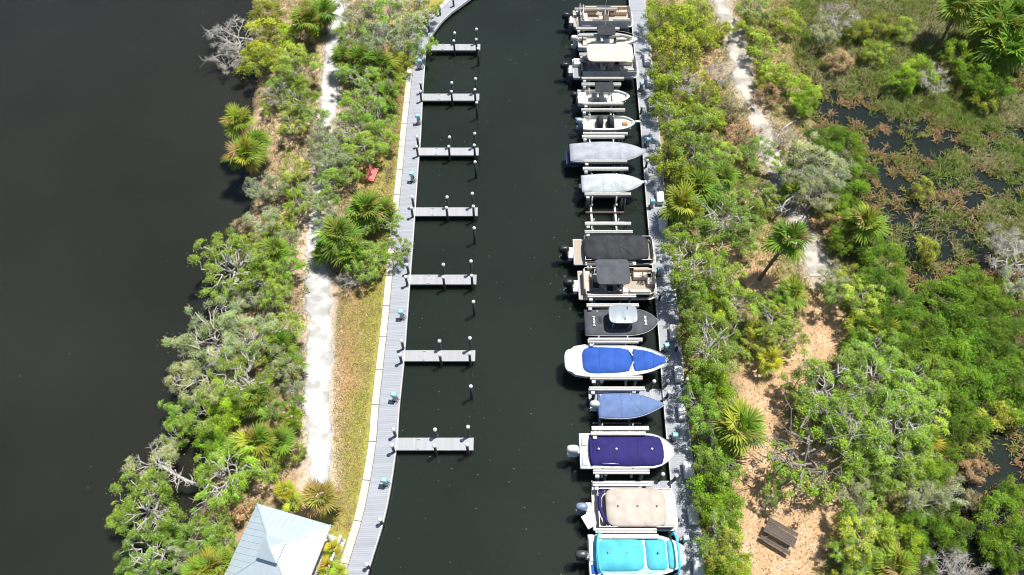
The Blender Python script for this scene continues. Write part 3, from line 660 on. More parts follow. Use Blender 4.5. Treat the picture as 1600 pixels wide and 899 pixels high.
# 2 white centre console, black T-top
t, L = boat_thing('white centre console with black canvas top below the topmost pontoon boat', 903, 996, 62, 1.9)
B = 2.35; b = hull_fn(L, B, 2.1, .8); vhull(t, L, B, 1.05, b); liner(t, L, B, 1.05, b, .55, .2)
console(t, -.1, .55, M_gel); seat(t, 'leaning_post', (-1.0, 0, .9), (.5, .9, .7), M_white, ((-1.2, 0, 1.35), (.12, .9, .25))); seat(t, 'bow_cushion', (1.5, .42, .88), (1.1, .32, .14), M_cream); seat(t, 'bow_cushion', (1.5, -.42, .88), (1.1, .32, .14), M_cream); seat(t, 'stern_bench', (-2.4, 0, .85), (.45, 1.5, .4), M_cream)
canopy(t, -1.25, .65, 1.55, 2.35, F_black, [(-.6, .6, -1.0), (.25, .6, .45)], 't_top', .08)
outboard(t, -L / 2, 1.0, M_white, .95); pipe(t, 'bow_rail', [(.6, 1.05, 1.1), (1.6, .95, 1.4), (2.7, .4, 1.5), (3.0, 0, 1.5), (2.7, -.4, 1.5), (1.6, -.95, 1.4), (.6, -1.05, 1.1)], .016, M_alu)
# 3 pontoon, beige bimini
t, L = boat_thing('pontoon boat under a wide cream bimini with black outboard', 896, 997, 101, 2.0, name='pontoon_boat')
B = 2.65; pontoon(t, L, B, .66, mat('silver_panel', (.58, .59, .6), .35, .2), M_greydeck, stern_deck=.9)
couch(t, 1.4, 2.8, .4, 1.12, M_cream, 'N'); couch(t, 1.4, 2.8, -1.12, -.5, M_cream, 'S'); couch(t, -2.3, -1.2, .4, 1.12, M_beige, 'N'); couch(t, -2.6, -2.0, -1.1, .3, M_black, 'W'); console(t, .5, .72, M_beige, .75, .95, .65); captain(t, -.3, -.5, M_cream); captain(t, -.3, .5, M_cream)
canopy(t, -2.05, 2.55, 2.6, 2.75, F_cream, [(-.6, 1.3, -1.7), (-.5, 1.3, 0.), (.9, 1.3, 1.9), (.7, 1.3, .4)], 'bimini', .12, 7.); outboard(t, -L / 2 - .4, .72, M_black, 1.15); s = MB(); s.box((-L / 2 + .4, .6, .95), (.7, .9, .4)); s.build('stern_locker', M_white, t, bevel=.06)
# 4 skiff, black canopy
t, L = boat_thing('rounded white skiff with small black canopy', 903, 984, 150, 1.8)
B = 2.0; b = hull_fn(L, B, 3.2, .75); vhull(t, L, B, .95, b, sheer=.06); liner(t, L, B, .95, b, .5, .16, .93, .06)
console(t, -.2, .5, M_white, .6, .85, .55); seat(t, 'helm_seat', (-.95, 0, .8), (.5, .8, .6), M_cream); seat(t, 'bow_deck', (1.5, 0, .72), (1.3, 1.2, .2), M_gel); seat(t, 'stern_deck', (-2.1, 0, .75), (.7, 1.5, .3), M_gel)
canopy(t, -1.0, .85, 1.35, 2.2, F_black, [(-.6, .55, -.8), (.2, .55, .6)], 't_top', .06); outboard(t, -L / 2, .9, M_black, .9)
# 5 open skiff, two dark seats
t, L = boat_thing('small open white skiff with two dark covered seats', 911, 993, 190, 1.8)
B = 1.95; b = hull_fn(L, B, 3.6, .8); vhull(t, L, B, .9, b, sheer=.05); liner(t, L, B, .9, b, .55, .15, .95, .05)
for x in (-.9, .15): dome_cover(t, [(x + u, v) for u, v in superell(.34, .62, 24, 3)], 1.05, .5, F_black, 'covered_seat', .45, 3., .06, 5, 5, x)
q = MB(); q.box((1.55, -.1, .85), (.5, .4, .16)); q.build('orange_cushion', mat('orange_vinyl', (.50, .20, .06), .6), t, bevel=.03)
seat(t, 'fore_deck', (1.3, 0, .66), (1.6, 1.3, .2), M_gel); outboard(t, -L / 2, .85, mat('grey_cowl', (.40, .42, .45), .35), .85); q = MB(); q.box((-L / 2 - .45, .38, 1.05), (.6, .16, .12)); q.build('fender', mat('blue_vinyl', (.03, .22, .55), .5), t, bevel=.05)
q = MB(); q.box((L / 2 + .2, 0, 1.0), (.5, .24, .16)); q.build('trolling_motor', M_greypost, t, bevel=.03)
# 6 grey cover, navy hull
t, L = boat_thing('long boat under a wrinkled grey cover, navy hull showing', 891, 1006, 238, 1.95)
B = 2.6; b = hull_fn(L, B, 2.2, .68, .80, .45); vhull(t, L, B, 1.15, b, M_navyhull); dome_cover(t, outline(L, b), 1.15, .55, F_grey, skirt=.22, pw=1.5, fold=.06, nf=13, cx=.5, seed=1, zf=lambda x: .18 * max(0, x / L + .5) ** 2); q = MB(); q.box((-L / 2 - .12, 0, .35), (.5, 1.6, .12)); q.build('swim_platform', M_navyhull, t)
# 7 pale cover
t, L = boat_thing('boat under a pale whitish grey cover above the empty lift', 909, 1004, 286, 1.95)
B = 2.25; b = hull_fn(L, B, 2.4, .72, .82); vhull(t, L, B, 1.1, b, M_navyhull); dome_cover(t, outline(L, b), 1.1, .55, F_pale, skirt=.2, pw=1.4, fold=.06, nf=9, cx=-.1, seed=2, zf=lambda x: .18 * max(0, x / L + .5) ** 2)
q = MB(); q.box((L / 2 + .1, 0, 1.3), (.55, .22, .1)); q.lathe([(.1, 1.25), (.1, 1.42), (.04, 1.46)], (L / 2 + .2, 0, 0), 8); q.build('anchor_roller', M_alu, t)
q = MB(); q.box((-L / 2 - .12, -.2, .55), (.3, .5, .9)); q.build('stern_drive', M_cowldark, t, bevel=.04)
# 8 pontoon black cover
t, L = boat_thing('pontoon boat under a rumpled black cover below the empty lift', 897, 1023, 391, 1.75, name='pontoon_boat')
B = 2.6; pontoon(t, L, B, .6, M_black, M_carpet, stern_deck=.9); dome_cover(t, [(x + .10, y) for x, y in superell(L / 2 - .72, B / 2 + .02, 64, 5)], 1.40, .36, F_black, skirt=.45, pw=3.2, fold=.085, nf=11, cx=.2, seed=3, rings=11)
outboard(t, -L / 2 - .4, .72, M_black, 1.15)
# 9 pontoon, black bimini, beige seats
t, L = boat_thing('pontoon boat with black bimini and beige curved bow seats', 905, 1026, 441, 1.95, name='pontoon_boat')
B = 2.75; pontoon(t, L, B, .66, M_black, M_carpet, front=.6, stern_deck=.5)
couch(t, 1.35, 2.9, .45, 1.2, M_beige, 'N', bm=M_cream); couch(t, 2.45, 3.15, -.2, .9, M_beige, 'E', bm=M_cream); couch(t, .9, 2.6, -1.2, -.7, M_cream, 'S'); couch(t, -2.9, -2.3, -.9, 1.15, M_beige, 'W', bm=M_cream); console(t, .2, .72, M_black, .7, .95, .6); captain(t, -.7, -.6, M_black); captain(t, -1.9, .45, M_greypost); captain(t, -1.85, -.3, M_black); captain(t, .5, -.8, M_cream)
canopy(t, -1.95, .75, 2.45, 2.75, F_char, [(-.9, 1.3, -1.7), (-.6, 1.3, .4), (.2, 1.3, -.6)], 'bimini', .10, 9.); outboard(t, -L / 2 - .4, .72, M_black, 1.15)
# 10 black-covered centre console with hardtop
t, L = boat_thing('boat under a black fitted cover with grey hardtop above', 914, 1028, 503, 1.95)
B = 2.5; b = hull_fn(L, B, 3.0, .75, .93, .5); vhull(t, L, B, 1.1, b, M_navyhull); dome_cover(t, outline(L, b), 1.1, .22, F_char, skirt=.2, pw=2.5, fold=.02, nf=7, cx=0, seed=4, zf=lambda x: .18 * max(0, x / L + .5) ** 2)
dome_cover(t, [(-.3 + x, y) for x, y in superell(1.1, .75, 24, 3)], 1.3, .55, F_black, 'console_cover', .15, 4., .04, 5, 5, -.3)
canopy(t, -1.15, 1.1, 1.65, 2.4, M_hard, [(-.9, 1.2, -.8), (.3, 1.2, .7)], 'hardtop', .05, 4.5, thick=.09)
for y in (-.55, -.4, .45, .6):
    q = MB(); q.tube([(.1 + .25 * (y > 0), y, 2.38), (.1 + .25 * (y > 0), y, 2.55)], .04, 6); q.build('rod_holder', M_black, t)
for x, w in ((-L / 2 + .72, .9), (L / 2 - 1.05, .8)):                       # lettering run across the cover, too small to read
    q = MB(); zc = 1.10 + .02 + .22 * .62 + .18 * max(0, x / L + .5) ** 2
    for k in range(7): q.box((x, -w / 2 + k * w / 6.5, zc + .075), (.14 if k % 3 else .2, .075, .02))
    q.build('lettering', M_cap, t)
for k in range(4): pipe(t, 'cover_strap', [(-L / 2 + 1.35 + .02 * k, .35 - .18 * k, 1.40), (-L / 2 + 1.1, .35 - .18 * k, 1.38)], .02, M_rubber)
# 11 white boat with bright blue covers
t, L = boat_thing('white boat with bright royal blue cockpit and bow covers', 886, 1042, 563, 1.95)
B = 2.75; b = hull_fn(L, B, 2.5, .62, .60, .30)
def b11(s): return B / 2 * (.62 + .38 * math.sin(min(s / .16, 1) * math.pi / 2)) if s < .4 else b(s) if s > .45 else B / 2
b11 = (lambda s: B / 2 * (1 - max(0, (.16 - s) / .16) ** 2.2 * .5) if s < .42 else B / 2 * max(1 - ((s - .42) / .58) ** 2.4, 0) ** .58)
vhull(t, L, B, 1.15, b11, M_gel, sheer=.1); g = MB(); g.prism([(x, y) for x, y in outline(L, b11)], 1.10, 1.165); g.build('deck', M_gel, t)
out = [(x, y) for x, y in superell(1.95, 1.12, 48, 4.2)]; dome_cover(t, [(x - .75 - (.0 if x < 0 else .0), y * (1 - .04 * x)) for x, y in out], 1.19, .30, F_blue, 'cockpit_cover', .06, 3., .012, 6, 9, -.75, 5)
bow = [(1.42, 1.12), (2.3, 1.0), (2.9, .80), (3.35, .55), (3.75, .38), (3.95, .30), (3.95, -.30), (3.75, -.38), (3.35, -.55), (2.9, -.80), (2.3, -1.0), (1.42, -1.12), (1.32, -.8), (1.25, 0), (1.32, .8)]
kx = L / 2 / 4.0; dome_cover(t, [(x * kx * .975, y * .86) for x, y in bow], 1.20, .16, F_blue, 'bow_cover', .05, 2.5, .01, 5, 8, 2.4 * kx, 6)
q = MB(); q.prism([(x - L / 2 + .45, y) for x, y in superell(.65, 1.0, 24, 3)], .92, 1.175); q.build('swim_platform', M_gel, t, bevel=.03)
for s in (-1, 1): q = MB(); q.tube([(.9, s * .95, 1.25), (1.25, s * .25, 1.45)], .05, 6); q.build('windscreen_post', M_gel, t)
# 12 faded blue cover
t, L = boat_thing('smaller boat under a faded light blue cover with white outboard', 935, 1038, 633, 1.9)
B = 2.15; b = hull_fn(L, B, 2.0, .95, .9, .35); vhull(t, L, B, 1.05, b, mat('blue_gelcoat', (.10, .16, .34), .3)); dome_cover(t, outline(L, b), 1.05, .48, F_lblue, skirt=.3, pw=1.35, fold=.04, nf=7, cx=0., seed=7, zf=lambda x: .15 * max(0, x / L + .5) ** 2); outboard(t, -L / 2 + .1, 1.0, M_white, .95)
# 13 navy cover deck boat
t, L = boat_thing('white deck boat under a dark navy cover with white outboard', 906, 1053, 704, 1.95)
B = 2.7; b13 = lambda s: B / 2 * (.97 if s < .6 else 1) * max(1 - (max(0, s - .70) / .30) ** 2.2, 0) ** .5 * .98 if s < .999 else .25
b13 = (lambda s: B / 2 * (.98 if s < .7 else .98 * (1 - .80 * ((s - .7) / .3) ** 2.4)))
vhull(t, L, B, 1.1, b13, M_gel, sheer=.08); g = MB(); g.prism(outline(L, b13), 1.04, 1.12); g.build('deck', M_gel, t, bevel=.01)
co = [(-L / 2 + .75, 1.12), (0, 1.2), (L / 2 - 1.6, 1.16), (L / 2 - .95, 1.0), (L / 2 - .8, .5), (L / 2 - .76, 0), (L / 2 - .8, -.5), (L / 2 - .95, -1.0), (L / 2 - 1.6, -1.16), (0, -1.2), (-L / 2 + .75, -1.12), (-L / 2 + .68, 0)]
dome_cover(t, co, 1.16, .34, F_navy, skirt=.07, pw=3., fold=.02, nf=5, cx=-.2, seed=8); vents(t, (-2.1, -.8, 1.8), 1.50, M_cap)
pipe(t, 'cover_hem', [(-L / 2 + .85, 1.15, 1.22), (-L / 2 + .78, .6, 1.45), (-L / 2 + .76, 0, 1.5), (-L / 2 + .78, -.6, 1.45), (-L / 2 + .85, -1.15, 1.22)], .09, F_navy)
for s in (-1, 1): seat(t, 'stern_seat', (-L / 2 + .34, s * .75, 1.18), (.42, .75, .14), mat('pale_blue_vinyl', (.45, .52, .60), .5)); pipe(t, 'grab_rail', [(-1.9, s * 1.05, 1.38), (-1.7, s * 1.08, 1.48), (-1.0, s * 1.12, 1.48), (-.7, s * 1.1, 1.38)], .02, M_alu)
outboard(t, -L / 2 - .05, 1.05, M_white, 1.15)
# 14 tan cover
t, L = boat_thing('pontoon boat under a plain tan cover with grey-blue outboard', 927, 1057, 795, 1.8, name='pontoon_boat')
B = 2.8; pontoon(t, L, B, .60, mat('navy_panel', (.10, .10, .17), .4), M_cream, front=.35, stern_deck=.35); dome_cover(t, [(x + .02, y) for x, y in superell(L / 2 - .85, B / 2 - .06, 64, 6)], 1.42, .17, F_tan, skirt=.12, pw=4.5, fold=.03, nf=6, cx=0, seed=9, rings=11)
dome_cover(t, [(x + L / 2 - .75, y) for x, y in superell(.62, B / 2 - .12, 32, 5)], 1.30, .08, M_cream, 'bow_deck_pad', .2, 3., .01, 4, 5, L / 2 - .75); vents(t, (-1.25, .1, 1.45), 1.61)
pipe(t, 'stern_roll', [(-L / 2 + .75, 1.25, 1.35), (-L / 2 + .45, .7, 1.40), (-L / 2 + .42, 0, 1.4), (-L / 2 + .6, -.6, 1.38), (-L / 2 + 1.0, -1.2, 1.3)], .13, F_navy); pipe(t, 'stern_roll', [(-L / 2 + .5, -.2, 1.28), (-L / 2 + .75, -.9, 1.25), (-L / 2 + 1.1, -1.3, 1.2)], .10, F_cream)
outboard(t, -L / 2 - .35, .78, M_cowlgrey, 1.1, .1); q = MB(); q.box((-L / 2 - .3, -.75, .75), (.8, 1.0, .12), rz=.5); q.build('swim_step', M_white, t, bevel=.03)
# 15 turquoise cover
t, L = boat_thing('deck boat under a bright turquoise cover, lowest in the row', 920, 1071, 867, 1.9)
B = 2.75; b15 = (lambda s: B / 2 * (.97 if s < .62 else .97 * (1 - .62 * ((s - .62) / .38) ** 2.2)))
vhull(t, L, B, 1.1, b15, M_gel, sheer=.06); g = MB(); g.prism(outline(L, b15), 1.04, 1.12); g.build('deck', M_gel, t, bevel=.01)
dome_cover(t, [(-L / 2 + .45, 1.2), (-1, 1.26), (L / 2 - 2.4, 1.24), (L / 2 - 1.5, 1.08), (L / 2 - .3, .72), (L / 2 - .12, .4), (L / 2 - .12, -.4), (L / 2 - .3, -.72), (L / 2 - 1.5, -1.08), (L / 2 - 2.4, -1.24), (-1, -1.26), (-L / 2 + .45, -1.2)], 1.15, .16, F_tpale, 'under_cover', .10, 3., .02, 5, 8, 0, 10)
dome_cover(t, [(x - 1.25, y) for x, y in superell(1.72, 1.10, 48, 5)], 1.26, .40, F_turq, 'cockpit_cover', .08, 3.2, .03, 6, 9, -1.25, 11); dome_cover(t, [(x + 1.25, y) for x, y in superell(.72, 1.02, 40, 5)], 1.26, .28, F_turq, 'helm_cover', .08, 3., .025, 5, 8, 1.25, 12); dome_cover(t, [(x + 2.25, y) for x, y in superell(.22, .92, 32, 4)], 1.25, .16, F_turq, 'bow_cover', .06, 3., .02, 5, 6, 2.25, 13)
for x0, lean in ((-2.45, -.25), (2.45, .2)): pipe(t, 'folded_bimini', [(x0, 1.3, 1.2), (x0 + lean * .5, 1.32, 1.75), (x0 + lean, .9, 1.9), (x0 + lean * 1.2, 0, 1.92), (x0 + lean, -.9, 1.9), (x0 + lean * .5, -1.32, 1.75), (x0, -1.3, 1.2)], .085, F_turq, 8)
vents(t, (-2.05, -.75, 1.35), 1.64); q = MB(); q.box((-L / 2 + .28, .35, 1.18), (.5, 1.6, .12)); q.build('stern_seat', M_white, t, bevel=.04); q = MB(); q.box((-L / 2 + .4, -.95, 1.16), (.55, .6, .1)); q.build('blue_pad', F_dblue, t, bevel=.03)
outboard(t, -L / 2 - .05, 1.05, M_cowldark, 1.1, -.05)

# ================================================================== BOAT LIFTS
def lift(label, ys, xa, xb, yn=None, width=3.1, north=True, cradle=.58, extra=None):
    z = 2.35; a = P(xa, ys, z); b = P(xb, ys, z); y0 = a.y
    y1 = P(xa, yn, z).y if yn else y0 + width
    t = thing('boat_lift', label, 'boat lift', (0, 0, 0), 0, 'boat lifts in the canal slips'); L = b.x - a.x
    xp = (a.x + .45, b.x - .45)
    for yy in ((y0, y1) if north else (y0,)):
        m = MB()
        for s in (-1, 1): m.box(((a.x + b.x) / 2, yy + s * .105, z - .12), (L, .05, .24)); m.box(((a.x + b.x) / 2, yy + s * .085, z - .012), (L, .12, .024)); 
        for x in np.linspace(a.x + .1, b.x - .1, 5): m.box((x, yy, z - .16), (.06, .18, .1))
        tb = m.build('top_beam', M_galv, t)
        s = MB(); s.tube([(a.x + .2, yy, z - .10), (b.x - .2, yy, z - .10)], .035, 8); s.build('drive_shaft', M_alu, tb)
        s = MB(); s.box((a.x + .28, yy - .28, z - .24), (.30, .24, .26)); s.build('winch_motor', M_greypost, tb, bevel=.03)
    for yy in (y0, y1):
        for x in xp:
            p = MB(); p.lathe([(.135, -2.0), (.13, z - .245)], (x, yy, 0), 10); p.build('piling', M_pile, t, True)
    for k, x in enumerate((a.x + L * .2, b.x - L * .26)):
        c = MB(); c.box((x, (y0 + y1) / 2, cradle), (.16, abs(y1 - y0) - .30, .03)); c.box((x, (y0 + y1) / 2, cradle - .17), (.16, abs(y1 - y0) - .30, .03)); c.box((x, (y0 + y1) / 2, cradle - .085), (.04, abs(y1 - y0) - .30, .15)); cb = c.build('cradle_beam', M_alu, t)
        for yy in (y0 + .2, y1 - .2):
            w = MB(); w.tube([(x, yy, cradle), (x, yy + (-.12 if yy < (y0 + y1) / 2 else .12), z - .1)], .014, 5); w.build('cable', M_alu, cb)
        for yy in (y0 + .42, y1 - .42):
            w = MB(); w.tube([(x, yy, cradle), (x, yy, cradle + 1.5)], .045, 8); w.build('guide_post', M_cap, cb, True)
    for s in (-.55, .55):
        c = MB(); c.box(((a.x + b.x) / 2, (y0 + y1) / 2 + s, cradle + .095), (L * .86, .09, .17)); c.build('bunk', M_bark, t)
    return t
lift('lift under the topmost pontoon boat', 44, 900, 968, width=3.2); lift('lift under the white centre console with black canvas top', 84, 905, 972, width=2.9); lift('lift under the cream bimini pontoon boat', 122, 909, 975, width=3.1)
lift('lift under the rounded skiff with black canopy', 161.5, 911, 974, width=2.75); lift('lift under the small open skiff with dark seats', 208.5, 911, 981, 171); lift('lift under the long grey covered boat', 251.5, 912, 980, width=3.1)
lift('lift under the pale covered boat above the empty slip', 303, 913.5, 986, 263); lift('empty boat lift with bare cradle between covered boats', 349, 914, 986, width=3.3, north=False, cradle=.95); lift('lift under the black covered pontoon boat', 411.5, 917, 994, 362); lift('lift under the black bimini pontoon boat', 462, 918, 994, width=3.2)
lift('lift under the black covered boat with hardtop', 530.5, 920, 1004, 476.5); lift('lift under the royal blue covered white boat', 590, 922, 1004, width=3.2); lift('lift under the faded light blue covered boat', 669, 924.5, 1014, 607); lift('lift under the navy covered deck boat', 737, 927, 1015, 677)
lift('lift under the tan covered pontoon boat', 829, 930.5, 1026, 756); lift('lift under the turquoise covered deck boat', 908, 935, 1036, 838)

# ================================================================== PAVILION
pv = thing('pavilion', 'square waterside pavilion with pale metal hip roof and cupola', 'pavilion')
ez = 3.55; A = P(402, 787, ez); Bc = P(517, 821, ez); u = (Bc - A); side = u.length; u.normalize(); v = Vector((u.y, -u.x, 0)); pv.location = (A + u * side / 2 + v * side / 2); pv.location.z = .6; pv.rotation_euler = (0, 0, math.atan2(u.y, u.x))
h = side / 2; ze = ez - .6; za = ze + h * .42
M_roof = mat('metal_roof', (.56, .64, .665), .42, .45, var=.05, scale=1.5); M_roofrib = M_roof
M_pwood = mat('white_painted_wood', (.72, .72, .70), .6, var=.06)
for k in range(4):
    a = k * math.pi / 2; Rm = Matrix.Rotation(a, 3, 'Z'); c = .55
    f = MB(); f.rings([[Rm @ Vector((-h, -h, ze + d)), Rm @ Vector((h, -h, ze + d)), Rm @ Vector((c, -c, ze + (h - c) * .42 + d)), Rm @ Vector((-c, -c, ze + (h - c) * .42 + d))] for d in (-.03, .0)]); o = f.build('roof_panel', M_roof, pv)
    r = MB(); n = int(2 * h / .41)
    for i in range(1, n):
        x = -h + 2 * h * i / n; yi = -max(abs(x), c); p0 = Rm @ Vector((x, -h, ze + .012)); p1 = Rm @ Vector((x, yi, ze + (h + yi) * .42 + .012)); r.tube([p0, p1], .022, 4)
    r.build('standing_seam', M_roofrib, o)
    r = MB(); r.tube([Rm @ Vector((h, -h, ze + .02)), Rm @ Vector((c, -c, ze + (h - c) * .42 + .02))], .05, 6); r.build('hip_cap', M_roofrib, o)
    f = MB(); p = Rm @ Vector((0, -h + .02, ze - .11)); f.box(p, (2 * h - .08, .04, .15), rz=a); f.build('fascia', M_pwood, pv)
    p = Rm @ Vector((h - .45, -h + .45, ze / 2)); f = MB(); f.box(p, (.16, .16, ze - .02)); f.build('post', M_pwood, pv)
zc = ze + (h - .5) * .42
f = MB(); f.box((0, 0, zc + .10), (.92, .92, .55)); cu = f.build('cupola', M_pwood, pv)
f = MB(); q = .72; f.rings([[(-q, -q, zc + .36), (q, -q, zc + .36), (q, q, zc + .36), (-q, q, zc + .36)], [(-q, -q, zc + .40), (q, -q, zc + .40), (q, q, zc + .40), (-q, q, zc + .40)], [(-.02, -.02, zc + .85), (.02, -.02, zc + .85), (.02, .02, zc + .85), (-.02, .02, zc + .85)]]); f.build('cupola_roof', M_roof, cu)
for s in (-1, 1):
    f = MB(); f.box((0, s * .465, zc + .2), (.6, .012, .28)); f.box((s * .465, 0, zc + .2), (.012, .6, .28)); f.build('louvre', M_greypost, cu)
f = MB(); f.box((.35, 0, .12), (2 * h + .5, 2 * h - .2, .22)); f.build('floor', M_concrete, pv)
r = MB(); xr = h + .42
r.box((xr, 0, 1.15), (.12, 2 * h - .3, .06)); r.box((xr, 0, .4), (.06, 2 * h - .3, .06)); rl = r.build('railing', M_pwood, pv)
for y in np.arange(-h + .2, h - .1, .14): b_ = MB(); b_.box((xr, y, .76), (.04, .04, .70)); b_.build('picket', M_pwood, rl)
for y in (-h + .2, -h / 3, h / 3, h - .2): b_ = MB(); b_.box((xr, y, .72), (.14, .14, 1.0)); b_.box((xr, y, 1.25), (.18, .18, .06)); b_.build('rail_post', M_pwood, rl)
# ================================================================== TABLE AND BENCH
M_twood = mat('shade_dark_brown_wood', (.10, .08, .065), .8, var=.3, scale=8, bump=.3)  # brown wood, its colour darkened to stand in for tree shadow on the table
q = P(1219, 836, 1.35); t = thing('picnic_table', 'brown wooden picnic table in the dirt clearing under the bare tree', 'picnic table', (q.x, q.y, .64), R(-32))
for i in range(5): m = MB(); m.box((0, -.31 + i * .155, .75), (2.2, .14, .045)); m.build('plank', M_twood, t, bevel=.008)
for s in (-1, 1):
    for i in range(2): m = MB(); m.box((0, s * (.66 + .155 * i), .45), (2.2, .14, .045)); m.build('bench_plank', M_twood, t, bevel=.008)
    m = MB(); x = s * .75; m.box((x, 0, .40), (.09, 1.55, .09)); m.box((x, 0, .69), (.09, .74, .08))
    for d in (-1, 1): m.tube([(x, d * .28, .70), (x, d * .62, -.02)], .055, 4)
    m.build('leg_frame', M_twood, t)
M_red = mat('faded_red_paint', (.72, .20, .18), .55, var=.15, scale=4)
q = P(583, 272, 1.1); t = thing('park_bench', 'faded red bench among the trees beside the grass strip', 'bench', (q.x, q.y, .6), R(78))
for i in range(5): m = MB(); m.box((0, -.24 + i * .12, .45), (1.6, .10, .04)); m.build('seat_slat', M_red, t, bevel=.008)
for i in range(4): m = MB(); m.box((0, .34 + .02 * i, .58 + i * .115), (1.6, .035, .10), rx=-.15); m.build('back_slat', M_red, t, bevel=.008)
for s in (-.65, .65):
    for y in (-.2, .28): m = MB(); m.box((s, y, .20), (.07, .07, .46)); m.build('leg', M_red, t)
    m = MB(); m.tube([(s, .30, .4), (s, .42, 1.0)], .035, 4); m.build('back_post', M_red, t)
# ================================================================== VEGETATION
def unit(a): return a / (np.linalg.norm(a, axis=-1, keepdims=True) + 1e-9)
def leaf_mesh(name, blobs, per, size, r, up=1.5, flat=.7, shell=.5, tone=.36, hue=.15):
    """leaf-sized faces spread through every clump's volume"""
    Cs = []; Ns = []; Ts = []; Ss = []
    for (c, rad) in blobs:
        n = int(per * rad * rad); d = unit(r.normal(size=(n, 3))); rr = rad * np.where(r.random((n, 1)) < .65, shell + (1 - shell) * r.random((n, 1)) ** .6, np.abs(r.normal(size=(n, 1))) * .75)
        rr *= 1 + .35 * np.sin(d[:, :1] * 7 + c[0] * 9) * np.sin(d[:, 1:2] * 6 + c[1] * 7)
        an = r.random() * 3.14; st = r.uniform(1.0, 1.55); ca, sa = math.cos(an), math.sin(an); q = d * rr * np.array((st, 1 / st, flat)); p = np.c_[q[:, 0] * ca - q[:, 1] * sa, q[:, 0] * sa + q[:, 1] * ca, q[:, 2] - .25 * (q[:, 0] ** 2 + q[:, 1] ** 2) / rad] + np.array(c)
        keep = r.random(n) < np.where(d[:, 2] < -.25, .4, 1.0)
        nn = unit(d * .6 + np.array((0, 0, up)) + r.normal(size=(n, 3)) * .55)
        t0 = 1 + r.normal() * tone * .6
        Cs.append(p[keep]); Ns.append(nn[keep]); Ts.append(np.clip(t0 + r.normal(size=keep.sum()) * tone, .35, 1.9)); Ss.append(size * (.7 + .6 * r.random(keep.sum())))
    C = np.concatenate(Cs); Nn = np.concatenate(Ns); T = np.concatenate(Ts); S = np.concatenate(Ss)[:, None]
    a = unit(np.cross(Nn, r.normal(size=Nn.shape))); b = np.cross(Nn, a)
    V = np.stack([C - a * S, C - b * S * .42 + a * S * .1, C + a * S, C + b * S * .42 + a * S * .1], 1).reshape(-1, 3)
    F = np.arange(len(V)).reshape(-1, 4)
    hs = r.normal(size=len(T)) * hue
    col = np.stack([T * (1 + hs), T, T * (1 - hs * .5)], 1); col = np.repeat(np.clip(col, .2, 2.2), 4, 0)
    return np_mesh(name, V, F, col, M_leaf)
def branch_pts(r, a, b, n=5, jit=.12, sag=0.):
    a = np.array(a, float); b = np.array(b, float); L = np.linalg.norm(b - a); pts = []
    for i in range(n + 1):
        t = i / n; p = a + (b - a) * t + (r.normal(size=3) * jit * L * .35 if 0 < i < n else 0); p[2] += sag * math.sin(t * math.pi) * L; pts.append(tuple(p))
    return pts
